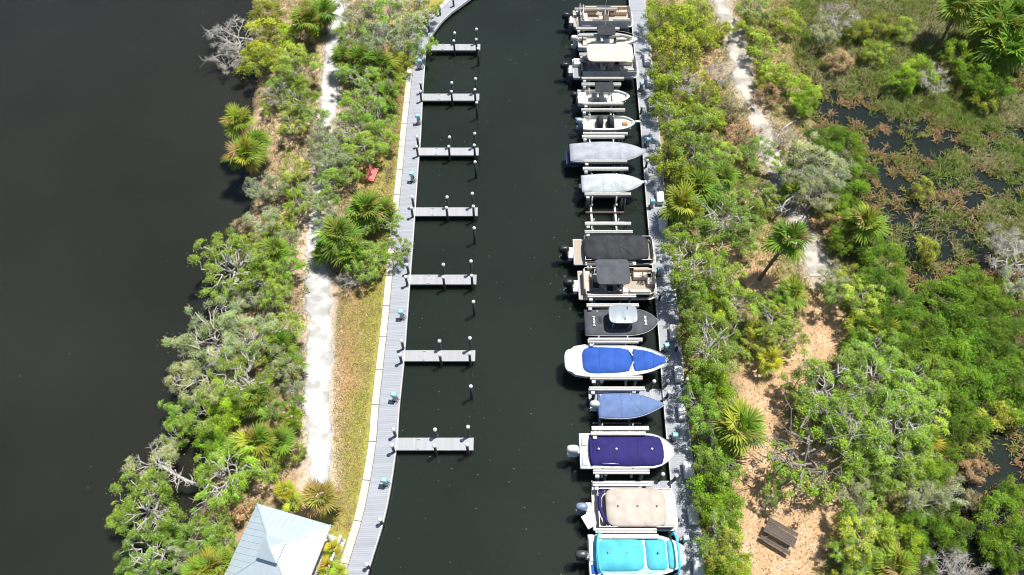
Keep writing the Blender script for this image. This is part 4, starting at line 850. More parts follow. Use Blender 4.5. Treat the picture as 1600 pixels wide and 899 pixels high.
def make_tree(seed, Rr, H, kind):
    r = np.random.default_rng(500 + seed); wood = MB(); blobs = []
    k = dict(oak=dict(l=7, s=4, br=.20, per=1450, sz=.062, tw=8, tr=.10, fl=.55), grey=dict(l=8, s=4, br=.19, per=1150, sz=.058, tw=10, tr=.10, fl=.55),
             bush=dict(l=7, s=3, br=.24, per=1700, sz=.058, tw=5, tr=.05, fl=.75), man=dict(l=9, s=3, br=.24, per=1500, sz=.064, tw=2, tr=.06, fl=.7), dead=dict(l=6, s=4, br=.2, per=0, sz=.07, tw=12, tr=.09, fl=.6))[kind]
    if Rr > 3: k = dict(k, l=9, s=6, br=.155, per=1500)
    low = kind in ('bush', 'man'); h0 = H * (.12 if low else .3)
    wood.tube(branch_pts(r, (0, 0, -.3), (r.normal() * .1, r.normal() * .1, h0), 3, .1), [k['tr'] * Rr * .62, k['tr'] * Rr * .5, k['tr'] * Rr * .42, k['tr'] * Rr * .36], 7)
    az0 = r.random() * 6.28
    for i in range(k['l']):
        az = az0 + i * 6.283 / k['l'] + r.normal() * .25; rad = Rr * r.uniform(.42, .74); zt = H * r.uniform(.62, .86)
        if i == 0: rad *= .2; zt = H * .9
        e = np.array((math.cos(az) * rad, math.sin(az) * rad, zt)); rb = k['tr'] * Rr * .30
        pts = branch_pts(r, (0, 0, h0 * .9), e, 6, .22, .05)
        wood.tube(pts, list(np.linspace(rb, rb * .32, 7)), 6, False); ends = [(e, 1.)]
        for j in range(k['s']):
            st = np.array(pts[2 + j % 4]); a2 = az + r.normal() * .9; l2 = Rr * r.uniform(.3, .55); e2 = st + np.array((math.cos(a2) * l2, math.sin(a2) * l2, r.uniform(-.02, .22) * H))
            pp = np.hypot(e2[0], e2[1]); 
            if pp > Rr * .88: e2[:2] *= Rr * .88 / pp
            e2[2] = min(e2[2], H * .95); p2 = branch_pts(r, st, e2, 4, .25, .04); wood.tube(p2, list(np.linspace(rb * .5, rb * .16, 5)), 5, False); ends.append((e2, .85))
        for (q, sc) in ends:
            br = Rr * k['br'] * sc * r.uniform(.75, 1.2); 
            if r.random() < (.93 if kind != 'grey' else .8): blobs.append((q + np.array((0, 0, br * .15)), br))
            for m in range(k['tw']):
                d = unit(r.normal(size=3) * np.array((1, 1, .5)) + np.array((0, 0, .25)) + unit(q * np.array((1, 1, .2))) * .6); ln = br * r.uniform(.8, 1.45 if kind in ('grey', 'dead') else 1.05)
                e3 = q + d * ln; tp = branch_pts(r, q, e3, 2, .35); wood.tube(tp, [rb * .17 + .006, rb * .11 + .005, .004], 3, False)
                if kind in ('dead', 'grey'):
                    for _ in range(2 if kind == 'dead' else 1):
                        d2 = unit(d + r.normal(size=3) * .6); wood.tube([tp[1], tuple(np.array(tp[1]) + d2 * ln * .6)], [rb * .10 + .004, .003], 3, False)
    w = wood.build('trunk', M_greybark if kind in ('grey', 'dead', 'oak') else M_bark); wm = w.data; bpy.data.objects.remove(w)
    lm = leaf_mesh('crown', blobs, k['per'] , k['sz'], r, flat=k['fl']) if k['per'] else None
    return wm, lm, Rr, H
VAR = {'oak': [make_tree(i, 2.2, 4.0, 'oak') for i in range(4)], 'big': [make_tree(10 + i, 3.4, 5.0, 'oak') for i in range(3)], 'bgrey': [make_tree(15 + i, 3.4, 4.8, 'grey') for i in range(2)], 'grey': [make_tree(20 + i, 2.5, 4.2, 'grey') for i in range(3)],
       'bush': [make_tree(30 + i, 1.6, 2.3, 'bush') for i in range(4)], 'man': [make_tree(40 + i, 2.2, 3.0, 'man') for i in range(4)], 'dead': [make_tree(50 + i, 2.0, 3.0, 'dead') for i in range(3)]}

# ---- fan palms
def frond_mesh(seed, pet=.75, blade=.72, droop=.5, dead=False):
    r = np.random.default_rng(900 + seed); V = []; F = []; C = []
    def quadstrip(pts, wid, tn, col):
        o = len(V)
        for p, w, n in zip(pts, wid, tn): V.append(tuple(p - n * w)); V.append(tuple(p + n * w)); C.append(col); C.append(col)
        for i in range(len(pts) - 1): F.append((o + 2 * i, o + 2 * i + 1, o + 2 * i + 3, o + 2 * i + 2))
    def bend(x): return np.array((x, 0, -droop * .28 * x * x))
    pc = (.8, .9, .55) if not dead else (1, .85, .6)
    for n in (np.array((0, 1., 0)), np.array((0, 0, 1.))): quadstrip([bend(x) for x in np.linspace(0, pet, 5)], [.03, .024, .02, .018, .015], [n] * 5, pc)
    hub = bend(pet); ns = 19
    for i in range(ns):
        u = (i + .5) / ns * 2 - 1; a = u * 2.35; L = blade * (1.12 - .38 * abs(u)) * r.uniform(.9, 1.08); d = np.array((math.cos(a), math.sin(a), .10 * abs(u) + .05 * (1 if i % 2 else -1)))
        side = np.array((-math.sin(a), math.cos(a), .35 * (1 if i % 2 else -1))); side /= np.linalg.norm(side); pts = []
        dr = droop * r.uniform(.6, 1.3)
        for t in (0, .3, .62, .85, 1.0):
            p = hub + d * L * t; p[2] += -.28 * droop * pet * t * L * math.cos(a) - dr * .55 * L * t ** 2.4; pts.append(p)
        tone = r.uniform(.78, 1.2); col = (tone * 1.0, tone, tone * .9) if not dead else (tone * 1.05, tone * .95, tone * .9)
        quadstrip(pts, [.012, .036, .052, .028, .003], [side] * 5, col)
    return np_mesh('frond', V, F, np.array(C), M_leaf)
FR = [frond_mesh(i, .7 + .1 * (i % 2), .78, .35 + .25 * i) for i in range(4)]; FRD = [frond_mesh(20 + i, .6, .6, 1.6, True) for i in range(2)]
def palm(x, y, zg, H, Rr, label, col=(.17, .25, .045), dead=4, n=26, lean=(0, 0), group=None, brown=0.):
    t = thing('palm_tree', label, 'palm tree', (x - lean[0], y - lean[1], zg), 0, group); r = random.Random(int(x * 97 + y * 31))
    pts = [(lean[0] * s ** 1.4, lean[1] * s ** 1.4, -.3 + (H + .3) * s) for s in np.linspace(0, 1, 7)]
    m = MB(); m.tube(pts, [.19, .155, .145, .14, .14, .16, .12], 9); m.build('trunk', M_palmbark, t)
    c = MB()
    for k in range(max(4, int(H * 4))):    # old leaf boots
        s = .45 + .55 * k / max(4, int(H * 4)); a = k * 2.4; c.box((lean[0] * s ** 1.4 + .15 * math.cos(a), lean[1] * s ** 1.4 + .15 * math.sin(a), -.3 + (H + .3) * s), (.08, .1, .28), rz=a, ry=.5)
    c.build('leaf_boots', M_palmbark, t)
    sc = Rr / 1.45
    for k in range(n + dead):
        az = k * 2.39996 + r.uniform(-.45, .45)
        if k < n:
            f = k / n; el = R(78 - 92 * f + r.uniform(-16, 16)); me = FR[min(3, int(f * 3 + r.random()))]; cc = [c * r.uniform(.8, 1.25) for c in col]
            if r.random() < .16 or r.random() < brown * f: cc = [cc[0] * 1.45, cc[1] * 1.15, cc[2] * 1.3] if r.random() > brown else (.36, .25, .12)
        else: el = R(-48 + r.uniform(-22, 12)); me = FRD[k % 2]; cc = (.36 * r.uniform(.7, 1.1), .25, .13)
        o = link('frond', me, t, (lean[0], lean[1], H), (r.uniform(-.6, .6), -el, az), sc * r.uniform(.75, 1.15), cc)
    return t

# ---- where everything grows: crown centre and radius as seen, kind, shade of green
G = dict(oak=(.25, .39, .04), big=(.255, .395, .045), grey=(.34, .41, .15), bgrey=(.34, .41, .14), bbri=(.27, .42, .035), yel=(.32, .40, .03), man=(.130, .235, .017), brn=(.40, .30, .16), olive=(.30, .36, .04), bright=(.25, .40, .028), lime=(.37, .46, .05))
WEST = [(362, 45, 42, 'dead'), (345, 82, 26, 'dead'), (425, 62, 44, 'yel'), (400, 92, 36, 'olive'), (412, 22, 30, 'olive'), (450, 95, 34, 'lime'), (465, 50, 34, 'yel'), (470, 108, 34, 'lime'), (440, 128, 24, 'oak'), (438, 152, 24, 'dead'), (422, 165, 20, 'olive'), (470, 160, 30, 'oak'), (455, 195, 24, 'lime'), (495, 185, 24, 'oak'), (460, 140, 26, 'yel'),
        (490, 15, 28, 'olive'), (560, 22, 34, 'grey'), (600, 18, 34, 'oak'), (640, 22, 36, 'grey'), (665, 10, 26, 'oak'), (590, 60, 36, 'grey'), (625, 62, 34, 'grey'), (655, 60, 26, 'oak'), (550, 55, 30, 'oak'), (560, 118, 32, 'oak'), (590, 150, 28, 'grey'), (610, 125, 26, 'olive'), (575, 82, 28, 'grey'), (625, 100, 24, 'olive'),
        (560, 175, 38, 'oak'), (590, 185, 32, 'oak'), (595, 215, 26, 'oak'), (545, 205, 34, 'grey'), (570, 235, 34, 'oak'), (530, 245, 34, 'grey'), (540, 272, 24, 'oak'), (520, 230, 22, 'oak'), (515, 285, 24, 'oak'), (500, 210, 20, 'grey'),
        (462, 268, 26, 'lime'), (430, 292, 24, 'grey'), (455, 292, 24, 'olive'), (466, 318, 24, 'bright'), (405, 300, 22, 'grey'), (480, 300, 18, 'grey'), (390, 290, 14, 'dead'), (415, 345, 30, 'grey'), (440, 350, 26, 'olive'), (385, 350, 22, 'brn'), (450, 375, 22, 'grey'),
        (415, 395, 30, 'oak'), (445, 415, 30, 'oak'), (380, 395, 30, 'lime'), (395, 465, 26, 'grey'), (440, 450, 22, 'oak'), (350, 455, 24, 'oak'), (425, 470, 20, 'bright'),
        (520, 350, 26, 'grey'), (560, 395, 34, 'oak'), (590, 400, 26, 'oak'), (605, 345, 24, 'bright'), (560, 355, 26, 'oak'), (618, 385, 25, 'oak'), (548, 435, 22, 'dead'), (590, 335, 20, 'oak'), (570, 425, 22, 'oak'),
        (440, 515, 36, 'lime'), (450, 570, 30, 'grey'), (435, 555, 30, 'olive'), (275, 635, 30, 'oak'), (315, 640, 38, 'oak'), (355, 640, 36, 'bright'), (455, 605, 24, 'grey'), (458, 655, 18, 'bright'), (465, 630, 14, 'oak'), (425, 640, 24, 'oak'),
        (268, 672, 26, 'bright'), (330, 690, 30, 'bright'), (410, 735, 28, 'bright'), (235, 715, 44, 'grey'), (215, 885, 36, 'bright'), (310, 835, 34, 'oak'), (335, 820, 28, 'oak'), (350, 855, 26, 'oak'), (290, 870, 26, 'grey'), (395, 700, 26, 'olive'), (465, 705, 16, 'olive'), (300, 885, 24, 'grey'), (370, 790, 26, 'brn'), (182, 800, 24, 'lime')]
PALW = [(370, 187, 27, 4.2, 1), (383, 242, 33, 3.4, 1), (400, 225, 26, 3., 0), (480, 32, 26, 3., 0), (505, 20, 24, 2.6, 0), (560, 95, 26, 2.4, 0), (595, 100, 24, 2.2, 0), (535, 90, 22, 2.4, 0), (605, 150, 22, 2., 0), (572, 328, 34, 2.6, 0), (598, 330, 24, 1.8, 0), (530, 370, 36, 2.8, 0), (548, 395, 28, 2.2, 0), (505, 395, 22, 1.6, 0), (430, 395, 28, 2.2, 0), (395, 430, 24, 2., 0), (440, 540, 28, 1.8, 0), (455, 575, 26, 1.6, 0), (400, 625, 30, 1.8, 0), (400, 690, 36, 2.2, 1), (435, 690, 28, 1.8, 0), (375, 700, 26, 1.8, 0), (330, 885, 30, 2.6, 1), (352, 880, 24, 2.4, 1), (310, 893, 26, 2.4, 1), (503, 778, 34, 3.0, 2), (445, 768, 19, 1.2, 3), (458, 785, 17, 1.1, 3), (520, 858, 17, 1.0, 3), (512, 885, 20, 1.1, 3), (530, 892, 13, .8, 3)]
EAST = [(1055, 35, 42, 'yel'), (1020, 22, 26, 'yel'), (1090, 25, 34, 'olive'), (1050, 80, 38, 'olive'), (1100, 55, 32, 'yel'), (1030, 115, 30, 'yel'), (1040, 150, 32, 'yel'), (1075, 115, 28, 'olive'), (1055, 135, 30, 'dead'), (1100, 150, 32, 'olive'), (1040, 190, 34, 'oak'), (1080, 205, 38, 'oak'), (1110, 185, 28, 'olive'), (1035, 248, 32, 'yel'), (1070, 245, 36, 'oak'), (1100, 235, 30, 'oak'), (1060, 280, 26, 'yel'), (1015, 60, 18, 'yel'), (1020, 165, 18, 'yel'), (1125, 120, 26, 'dead'), (1145, 175, 30, 'brn'), (1160, 210, 30, 'brn'), (1130, 215, 26, 'brn'), (1120, 255, 26, 'oak'), (1140, 240, 24, 'lime'), (1180, 240, 28, 'oak'), (1195, 150, 22, 'brn'), (1085, 175, 24, 'olive'), (1130, 45, 20, 'olive'), (1175, 40, 28, 'olive'), (1195, 80, 32, 'olive'), (1215, 115, 28, 'yel'), (1180, 15, 28, 'oak'), (1225, 30, 30, 'olive'), (1200, 125, 22, 'olive'),
        (1160, 380, 26, 'oak'), (1130, 300, 30, 'oak'), (1045, 365, 22, 'oak'), (1130, 440, 38, 'oak'), (1155, 470, 36, 'oak'), (1110, 480, 30, 'bright'), (1075, 480, 30, 'oak'), (1180, 300, 28, 'oak'), (1195, 320, 22, 'olive'),
        (1130, 545, 28, 'oak'), (1070, 520, 26, 'olive'), (1205, 500, 38, 'oak'), (1232, 525, 28, 'oak'), (1185, 535, 24, 'lime'), (1225, 465, 22, 'oak'), (1100, 590, 36, 'bright'), (1085, 625, 34, 'oak'), (1115, 615, 34, 'bright'), (1095, 660, 32, 'oak'), (1105, 700, 36, 'oak'), (1125, 735, 34, 'oak'), (1105, 765, 38, 'bright'), (1120, 800, 36, 'bright'), (1110, 840, 36, 'oak'), (1135, 865, 34, 'lime'), (1120, 893, 34, 'yel'), (1150, 890, 30, 'yel'), (1090, 735, 20, 'oak'), (1090, 790, 20, 'oak'),
        (1265, 255, 50, 'grey'), (1295, 275, 40, 'grey'), (1245, 285, 26, 'grey'), (1225, 260, 26, 'oak'), (1275, 305, 34, 'grey'), (1290, 220, 36, 'man'), (1325, 225, 40, 'man'), (1340, 270, 34, 'man'), (1255, 140, 28, 'bright'), (1260, 165, 20, 'bright'), (1310, 300, 34, 'man'), (1300, 330, 30, 'olive'), (1330, 330, 30, 'man'), (1325, 375, 34, 'man'), (1290, 350, 24, 'brn'), (1360, 385, 34, 'man'), (1385, 410, 36, 'man'), (1330, 440, 34, 'olive'), (1310, 465, 32, 'oak'), (1345, 470, 34, 'lime'), (1300, 435, 24, 'grey'), (1370, 450, 38, 'man'), (1400, 470, 40, 'man'), (1425, 505, 42, 'man'), (1385, 510, 40, 'man'), (1350, 510, 34, 'olive'), (1345, 545, 34, 'man'), (1370, 550, 36, 'oak'), (1420, 550, 44, 'man'), (1465, 530, 40, 'man'), (1460, 570, 44, 'man'),
        (1430, 600, 44, 'oak'), (1440, 650, 40, 'lime'), (1345, 705, 40, 'oak'), (1400, 740, 40, 'oak'), (1300, 675, 34, 'oak'), (1250, 605, 34, 'oak'), (1365, 745, 34, 'oak'), (1210, 745, 16, 'oak'), (1205, 775, 18, 'oak'), (1240, 735, 18, 'oak'), (1330, 770, 30, 'grey'), (1345, 800, 34, 'oak'), (1335, 825, 28, 'lime'), (1318, 862, 26, 'oak'), (1340, 850, 40, 'lime'), (1325, 892, 34, 'yel'), (1350, 890, 36, 'oak'), (1380, 820, 30, 'olive'),
        (1480, 465, 44, 'man'), (1515, 440, 40, 'man'), (1545, 455, 40, 'man'), (1500, 500, 44, 'man'), (1540, 500, 44, 'man'), (1580, 480, 36, 'man'), (1505, 550, 46, 'man'), (1550, 545, 46, 'man'), (1590, 530, 40, 'man'), (1485, 600, 44, 'man'), (1530, 595, 46, 'man'), (1575, 590, 44, 'man'), (1480, 640, 40, 'man'), (1520, 640, 42, 'man'), (1560, 635, 40, 'olive'), (1595, 625, 34, 'man'), (1480, 680, 36, 'man'), (1515, 675, 34, 'olive'), (1450, 740, 36, 'man'), (1470, 710, 30, 'man'), (1440, 780, 34, 'grey'), (1480, 765, 32, 'grey'), (1435, 820, 34, 'man'), (1470, 805, 36, 'man'), (1500, 830, 36, 'man'), (1415, 850, 34, 'bright'), (1440, 870, 30, 'man'), (1580, 810, 44, 'man'), (1595, 850, 44, 'man'), (1570, 860, 34, 'man'), (1590, 770, 30, 'man'), (1485, 890, 42, 'dead'), (1515, 895, 36, 'dead'), (1590, 400, 42, 'dead'), (1575, 370, 34, 'dead'), (1595, 440, 30, 'grey'), (1460, 120, 28, 'dead'), (1310, 22, 34, 'dead'), (1290, 45, 26, 'grey'), (1440, 105, 30, 'bright'), (1415, 120, 24, 'bright'), (1500, 75, 30, 'bright'), (1530, 110, 34, 'man'), (1560, 130, 34, 'man'), (1545, 145, 26, 'olive'), (1450, 290, 20, 'olive'), (1455, 380, 24, 'olive'), (1340, 40, 24, 'olive'), (1380, 30, 26, 'olive'), (1420, 40, 22, 'olive'), (1370, 75, 24, 'olive'), (1310, 90, 24, 'brn'), (1530, 730, 22, 'brn'), (1535, 780, 20, 'brn')]
PALE = [(1090, 292, 32, 2.6, 0), (1065, 318, 34, 2.8, 1), (1130, 278, 26, 2.2, 0), (1110, 310, 22, 2., 0), (1232, 378, 36, 5.2, 0), (1235, 458, 26, 1.4, 1), (1220, 480, 20, 1.2, 3), (1155, 672, 46, 3.4, 1), (1352, 352, 34, 2.6, 1), (1400, 882, 34, 2.2, 1), (1375, 890, 26, 2., 1), (1560, 40, 44, 3.4, 0), (1590, 20, 40, 3.6, 0), (1575, 75, 44, 3.0, 0), (1545, 15, 34, 3.8, 0), (1598, 65, 36, 3., 0), (1500, 5, 36, 4.6, 0), (1440, 690, 30, 2., 1), (1460, 580, 28, 2.0, 1), (1380, 520, 26, 1.6, 1), (1240, 300, 22, 1.6, 0), (1200, 565, 24, 1.5, 3), (1245, 275, 20, 1.6, 0), (1180, 520, 22, 1.5, 1), (1430, 720, 24, 1.8, 3)]
DESC = dict(oak=('leafy green tree', 'oak_tree', 'tree'), big=('broad leafy green tree', 'oak_tree', 'tree'), bbri=('broad bright green tree', 'oak_tree', 'tree'), bgrey=('broad grey-green bare-limbed tree', 'oak_tree', 'tree'), grey=('twiggy grey-green tree', 'oak_tree', 'tree'), yel=('yellow-green bush', 'bush', 'bush'), olive=('olive green bush', 'bush', 'bush'), lime=('light green bushy tree', 'bush', 'tree'), man=('dense dark green mangrove', 'mangrove_bush', 'mangrove'), brn=('dry brownish bush', 'bush', 'bush'), bright=('bright green rounded tree', 'bush', 'tree'), dead=('leafless grey tree', 'bare_tree', 'tree'))
WROW = [(40, 'top boardwalk bend'), (100, 'topmost finger pier'), (190, 'second finger pier'), (285, 'third finger pier'), (385, 'fourth finger pier'), (495, 'fifth finger pier'), (625, 'sixth finger pier'), (740, 'bottom finger pier'), (9999, 'pavilion roof')]
EROW = [(85, 'topmost boats'), (170, 'rounded white skiff'), (262, 'grey covered boat'), (355, 'empty boat lift'), (470, 'black bimini pontoon'), (530, 'black covered boat'), (598, 'royal blue covered boat'), (668, 'light blue covered boat'), (745, 'navy covered boat'), (830, 'tan covered boat'), (9999, 'turquoise covered boat')]
ORDW = ['first', 'second', 'third', 'fourth', 'fifth', 'sixth', 'seventh', 'eighth', 'ninth', 'tenth', 'eleventh', 'twelfth', 'thirteenth', 'fourteenth', 'fifteenth', 'sixteenth', 'seventeenth', 'eighteenth', 'nineteenth', 'twentieth']
def row(rows, y): return next(n for lim, n in rows if y < lim)
def labels(items, rows, west):
    """count each kind outward from the deck, row by row, so that every label points to one tree"""
    out = {}; dd = {}
    for i, it in enumerate(items): dd.setdefault((DESC[it[3]][0] if len(it) == 4 else 'fan palm', row(rows, it[1])), []).append(i)
    for (d, rw), ids in dd.items():
        ids.sort(key=lambda i: -items[i][0] if west else items[i][0])
        for n, i in enumerate(ids): out[i] = f'{d}, {ORDW[n] + " " if len(ids) > 1 else ""}out from the {"boardwalk" if west else "dock"}, beside the {rw}'
    return out
def plant(items, rows, west, hf):
    lab = labels(items, rows, west)
    for i, (px, py, rp, kd) in enumerate(items):
        base = {'bbri': 'big', 'yel': 'bush', 'olive': 'bush', 'lime': 'oak', 'brn': 'bush', 'bright': 'man' if not west or i % 2 else 'oak'}.get(kd, kd)
        vs = VAR[base]; wm, lm, Rr, H = vs[i % len(vs)]
        zc = .6 + H * .55; t = (py - 449.5) / FPX; ppm = FPX * (SP + t * CP) / (CAM_H - zc); s = rp * 1.03 / ppm / Rr; sz = min(max(s, .55) ** .6, 1.5)
        if not west and float(np.min(np.hypot(*(np.array(E_OUT) - np.array(P(px, py, zc)[:2])).T))) < 3.1: sz *= 1.6 if base == 'bush' else 1.25
        zc = .6 + H * sz * .62; q = P(px, py, zc); zg = float(hf(np.array([q.x]), np.array([q.y]))[0])
        d, nm, cat = DESC[kd]; o = thing(nm, lab[i], cat, (q.x, q.y, max(zg, -.6)), random.uniform(0, 6.28), ('trees on the riverside spit' if west else 'trees and mangroves east of the dock'))
        o.scale = (s * random.uniform(.92, 1.1), s * random.uniform(.92, 1.1), sz)
        link('trunk', wm, o)
        if lm:
            c = G[kd]; j = [random.uniform(.8, 1.25)] * 3; j[0] *= random.uniform(.88, 1.14); link('crown', lm, o, color=tuple(a * b for a, b in zip(c, j)))
WEST += [(328, 525, 64, 'bgrey'), (392, 528, 52, 'bgrey'), (318, 590, 56, 'bgrey'), (382, 592, 54, 'big'), (222, 788, 62, 'bbri'), (228, 858, 56, 'big'), (355, 738, 56, 'bbri'), (362, 415, 58, 'big'), (412, 442, 36, 'oak'), (503, 222, 22, 'grey'), (512, 262, 24, 'grey'), (497, 322, 20, 'grey'), (512, 320, 22, 'oak'), (490, 250, 18, 'grey')]
EAST += [(1072, 412, 58, 'bbri'), (1066, 448, 34, 'oak'), (1102, 538, 58, 'big'), (1295, 605, 64, 'big'), (1365, 592, 62, 'big'), (1405, 645, 62, 'big'), (1345, 650, 56, 'bgrey'), (1400, 700, 58, 'big'), (1135, 342, 54, 'big'), (1225, 215, 20, 'dead')]
EAST = [(x + (10 if x - r_ < float(np.interp(y, (0, 53, 171, 335, 502, 670, 831, 899), (983, 989, 999, 1012, 1028, 1041, 1056, 1062))) + 32 else 0), y, r_, k_) for x, y, r_, k_ in EAST]
plant(WEST, WROW, True, hW); plant(EAST, EROW, False, hE)
def palms(items, rows, west, hf):
    lab = labels(items, rows, west); own = {(503, 778): 'browning fan palm standing by the corner of the pavilion roof', (1232, 378): 'tall fan palm with a leaning bare trunk beside the sandy path', (1155, 672): 'large yellow-green fan palm in the clearing near the navy covered boat', (370, 187): 'upper of two fan palms leaning out over the river', (383, 242): 'lower shaggy one of two fan palms over the river'}
    for i, (px, py, rp, H, k) in enumerate(items):
        zc = .6 + H; t = (py - 449.5) / FPX; ppm = FPX * (SP + t * CP) / (CAM_H - zc); q = P(px, py, zc); zg = float(hf(np.array([q.x]), np.array([q.y]))[0]); zg = max(zg, -.4)
        lean = (1.0, .3) if (px, py) == (1232, 378) else (random.uniform(-.3, .3), random.uniform(-.3, .3))
        if k == 3: palm(q.x, q.y, zg, H, rp / ppm * .97, lab[i].replace('fan palm', 'small yellow-green fan palm'), (.42, .47, .05), 1, 14, (0, 0), 'fan palms')
        else: palm(q.x, q.y, zg, H, rp / ppm * .97, own.get((px, py), lab[i]), ((.19, .30, .045), (.27, .35, .05), (.36, .36, .09))[k], (5, 5, 14)[k], 26, lean, 'fan palms', (.1, .25, .75)[k])
palms(PALW, WROW, True, hW); palms(PALE, EROW, False, hE)

# the big leafless spreading tree by the picnic table
def spreading_tree():
    q = P(1240, 740, .6); t = thing('spreading_tree', 'bare-limbed spreading grey tree above the picnic table', 'tree', (q.x, q.y, .6)); r = np.random.default_rng(77); w = MB()
    w.tube([(0, 0, -.3), (.1, 0, .5), (.15, .05, 1.1)], [.27, .22, .19], 9); blobs = []
    for az, ln, ht in ((-2.8, 2.6, 4.9), (2.7, 2.6, 5.2), (2.0, 3.0, 5.6), (.9, 3.8, 5.2), (.25, 3.8, 4.8), (-.5, 3.2, 4.4), (-1.4, 2.4, 4.4), (-2.1, 2.8, 4.6), (1.4, 3.4, 5.6), (3.1, 3.2, 4.4), (.6, 2.8, 5.8)):
        e = np.array((math.cos(az) * ln, math.sin(az) * ln, ht)); pts = branch_pts(r, (.12, .03, .95), e, 7, .22, .06); w.tube(pts, list(np.linspace(.10, .022, 8)), 6, False)
        for j in range(7):
            st = np.array(pts[2 + j % 5]); a2 = az + r.normal() * .7; l2 = r.uniform(.7, 1.6); e2 = st + np.array((math.cos(a2) * l2, math.sin(a2) * l2, r.uniform(-.1, .7))); p2 = branch_pts(r, st, e2, 4, .25); w.tube(p2, list(np.linspace(.032, .008, 5)), 5, False)
            for _ in range(4):
                d = unit(r.normal(size=3) * (1, 1, .5) + (e2 - st) * .5); w.tube([p2[3], tuple(np.array(p2[3]) + d * .5)], [.014, .004], 3, False)
            if r.random() < (.8 if math.cos(az) > -.1 else .2): blobs.append((e2, r.uniform(.3, .6)))
    w.build('trunk', mat('weathered_bark', (.27, .24, .21), .9, var=.35, scale=5, bump=.4), t); link('crown', leaf_mesh('crown', blobs, 1100, .08, r, flat=.65), t, color=G['oak'])
spreading_tree()
# weathered limbs reaching over the river at the lower left
def driftwood(pts, r0, label):
    z = [p[2] for p in pts]; q0 = P(*pts[0]); t = thing('dead_limb', label, 'dead tree', (q0.x, q0.y, 0)); r = np.random.default_rng(int(pts[0][0])); w = MB()
    wp = [tuple(P(*p) - Vector((q0.x, q0.y, 0))) for p in pts]; wp = spline(wp, 3); w.tube(wp, list(np.linspace(r0, r0 * .3, len(wp))), 7)
    for i in range(3, len(wp)):
        for _ in range(3):
            d = unit(r.normal(size=3) * (1, 1, .5)); l = r.uniform(.4, 1.3); bp = branch_pts(r, wp[i], np.array(wp[i]) + d * l, 3, .3); w.tube(bp, [r0 * .3, r0 * .2, r0 * .12, .005], 4, False)
            w.tube([bp[2], tuple(np.array(bp[2]) + unit(r.normal(size=3)) * l * .4)], [r0 * .12, .004], 3, False)
    w.build('limb', M_greybark, t)
driftwood([(322, 762, .3), (300, 755, 1.6), (280, 745, 2.4), (262, 735, 2.9), (248, 722, 3.2)], .16, 'long bleached limb arching over the river above the pavilion')
driftwood([(345, 790, .4), (342, 770, 1.4), (330, 770, 2.0), (318, 790, 2.2)], .13, 'forked grey limb in the dark gap beside the pavilion roof')
driftwood([(320, 830, .4), (285, 825, 1.6), (260, 815, 2.2), (240, 830, 2.4)], .13, 'pale bare limb low over the river left of the pavilion')
driftwood([(395, 62, .5), (370, 58, 1.2), (345, 46, 1.5), (326, 48, 1.4)], .10, 'dead grey branch reaching furthest over the river at the top')
driftwood([(395, 92, .4), (370, 88, .9), (345, 86, 1.1), (322, 95, 1.0)], .08, 'thin dead branch over the river below the topmost dead branch')
driftwood([(1250, 185, .5), (1225, 200, .8), (1205, 230, 1.0), (1195, 250, 1.0)], .10, 'fallen grey limb lying across the sandy path')
driftwood([(1185, 290, .5), (1215, 330, 1.8), (1228, 315, 2.4), (1250, 300, 2.8)], .13, 'forked dark limb beside the bend of the sandy path')

# ---- ground cover nobody could count
def blades(name, pts, zf, n, L, w, pal, r, spread=.15, lean=.9, kindlabel=None, cat=None):
    """tufts of arching blades; palette rows are picked per blade"""
    N = len(pts) * n; base = np.repeat(np.array(pts), n, 0) + r.normal(size=(N, 2)) * spread; z = zf(base[:, 0], base[:, 1]); z = np.maximum(z, -.03)
    az = r.random(N) * 6.283; ln = L * r.uniform(.5, 1.25, N); le = lean * r.uniform(.35, 1.2, N); d = np.c_[np.cos(az), np.sin(az)]; s = np.c_[-np.sin(az), np.cos(az)]
    V = []
    for t, ww in ((0, .7), (.4, 1), (.75, .7), (1, 0.05)):
        h = ln * le * t * .8; zz = z - .02 + ln * (t * 1.0 - le * .75 * t * t)
        for sg in (-1, 1): V.append(np.c_[base + d * h[:, None] + s * (sg * w * ww), zz])
    V = np.stack(V, 1).reshape(-1, 3); b0 = np.arange(N)[:, None] * 8
    F = np.concatenate([b0 + np.array(f) for f in ((0, 1, 3, 2), (2, 3, 5, 4), (4, 5, 7, 6))])
    pal = np.array(pal); pts = np.array(pts); tn = fbm(pts[:, 0], pts[:, 1], .22, 81); tn = np.argsort(np.argsort(tn)) / len(tn); tuft = np.repeat(np.clip((tn * len(pal) + r.normal(size=len(pts)) * .7).astype(int), 0, len(pal) - 1), n); pick = np.where(r.random(N) < .6, tuft, r.integers(0, len(pal), N)); c = pal[pick] * r.uniform(.7, 1.3, (N, 1))
    o = link(name, np_mesh(name, V, F, np.repeat(c, 8, 0), M_blade)); return tag(o, kindlabel, cat, kind='stuff')
def scatter(poly_px, n, r, z=.3, hf=None, lo=None, hi=None, avoid=()):
    q = np.array(PL(poly_px, z)); out = []
    p = np.c_[r.uniform(q[:, 0].min(), q[:, 0].max(), n * 4), r.uniform(q[:, 1].min(), q[:, 1].max(), n * 4)]
    p = p[inside(p[:, 0], p[:, 1], [tuple(a) for a in q])]
    if lo is not None: h = hf(p[:, 0], p[:, 1]); p = p[(h > lo) & (h < hi)]
    for line, d in avoid: p = p[segdist(p[:, 0], p[:, 1], line) > d]
    return p[:n]
r = np.random.default_rng(3)
MP = [(1235, -20), (1620, -20), (1640, 950), (1430, 950), (1440, 840), (1480, 720), (1470, 620), (1440, 520), (1395, 420), (1350, 330), (1305, 280), (1270, 190), (1245, 100)]
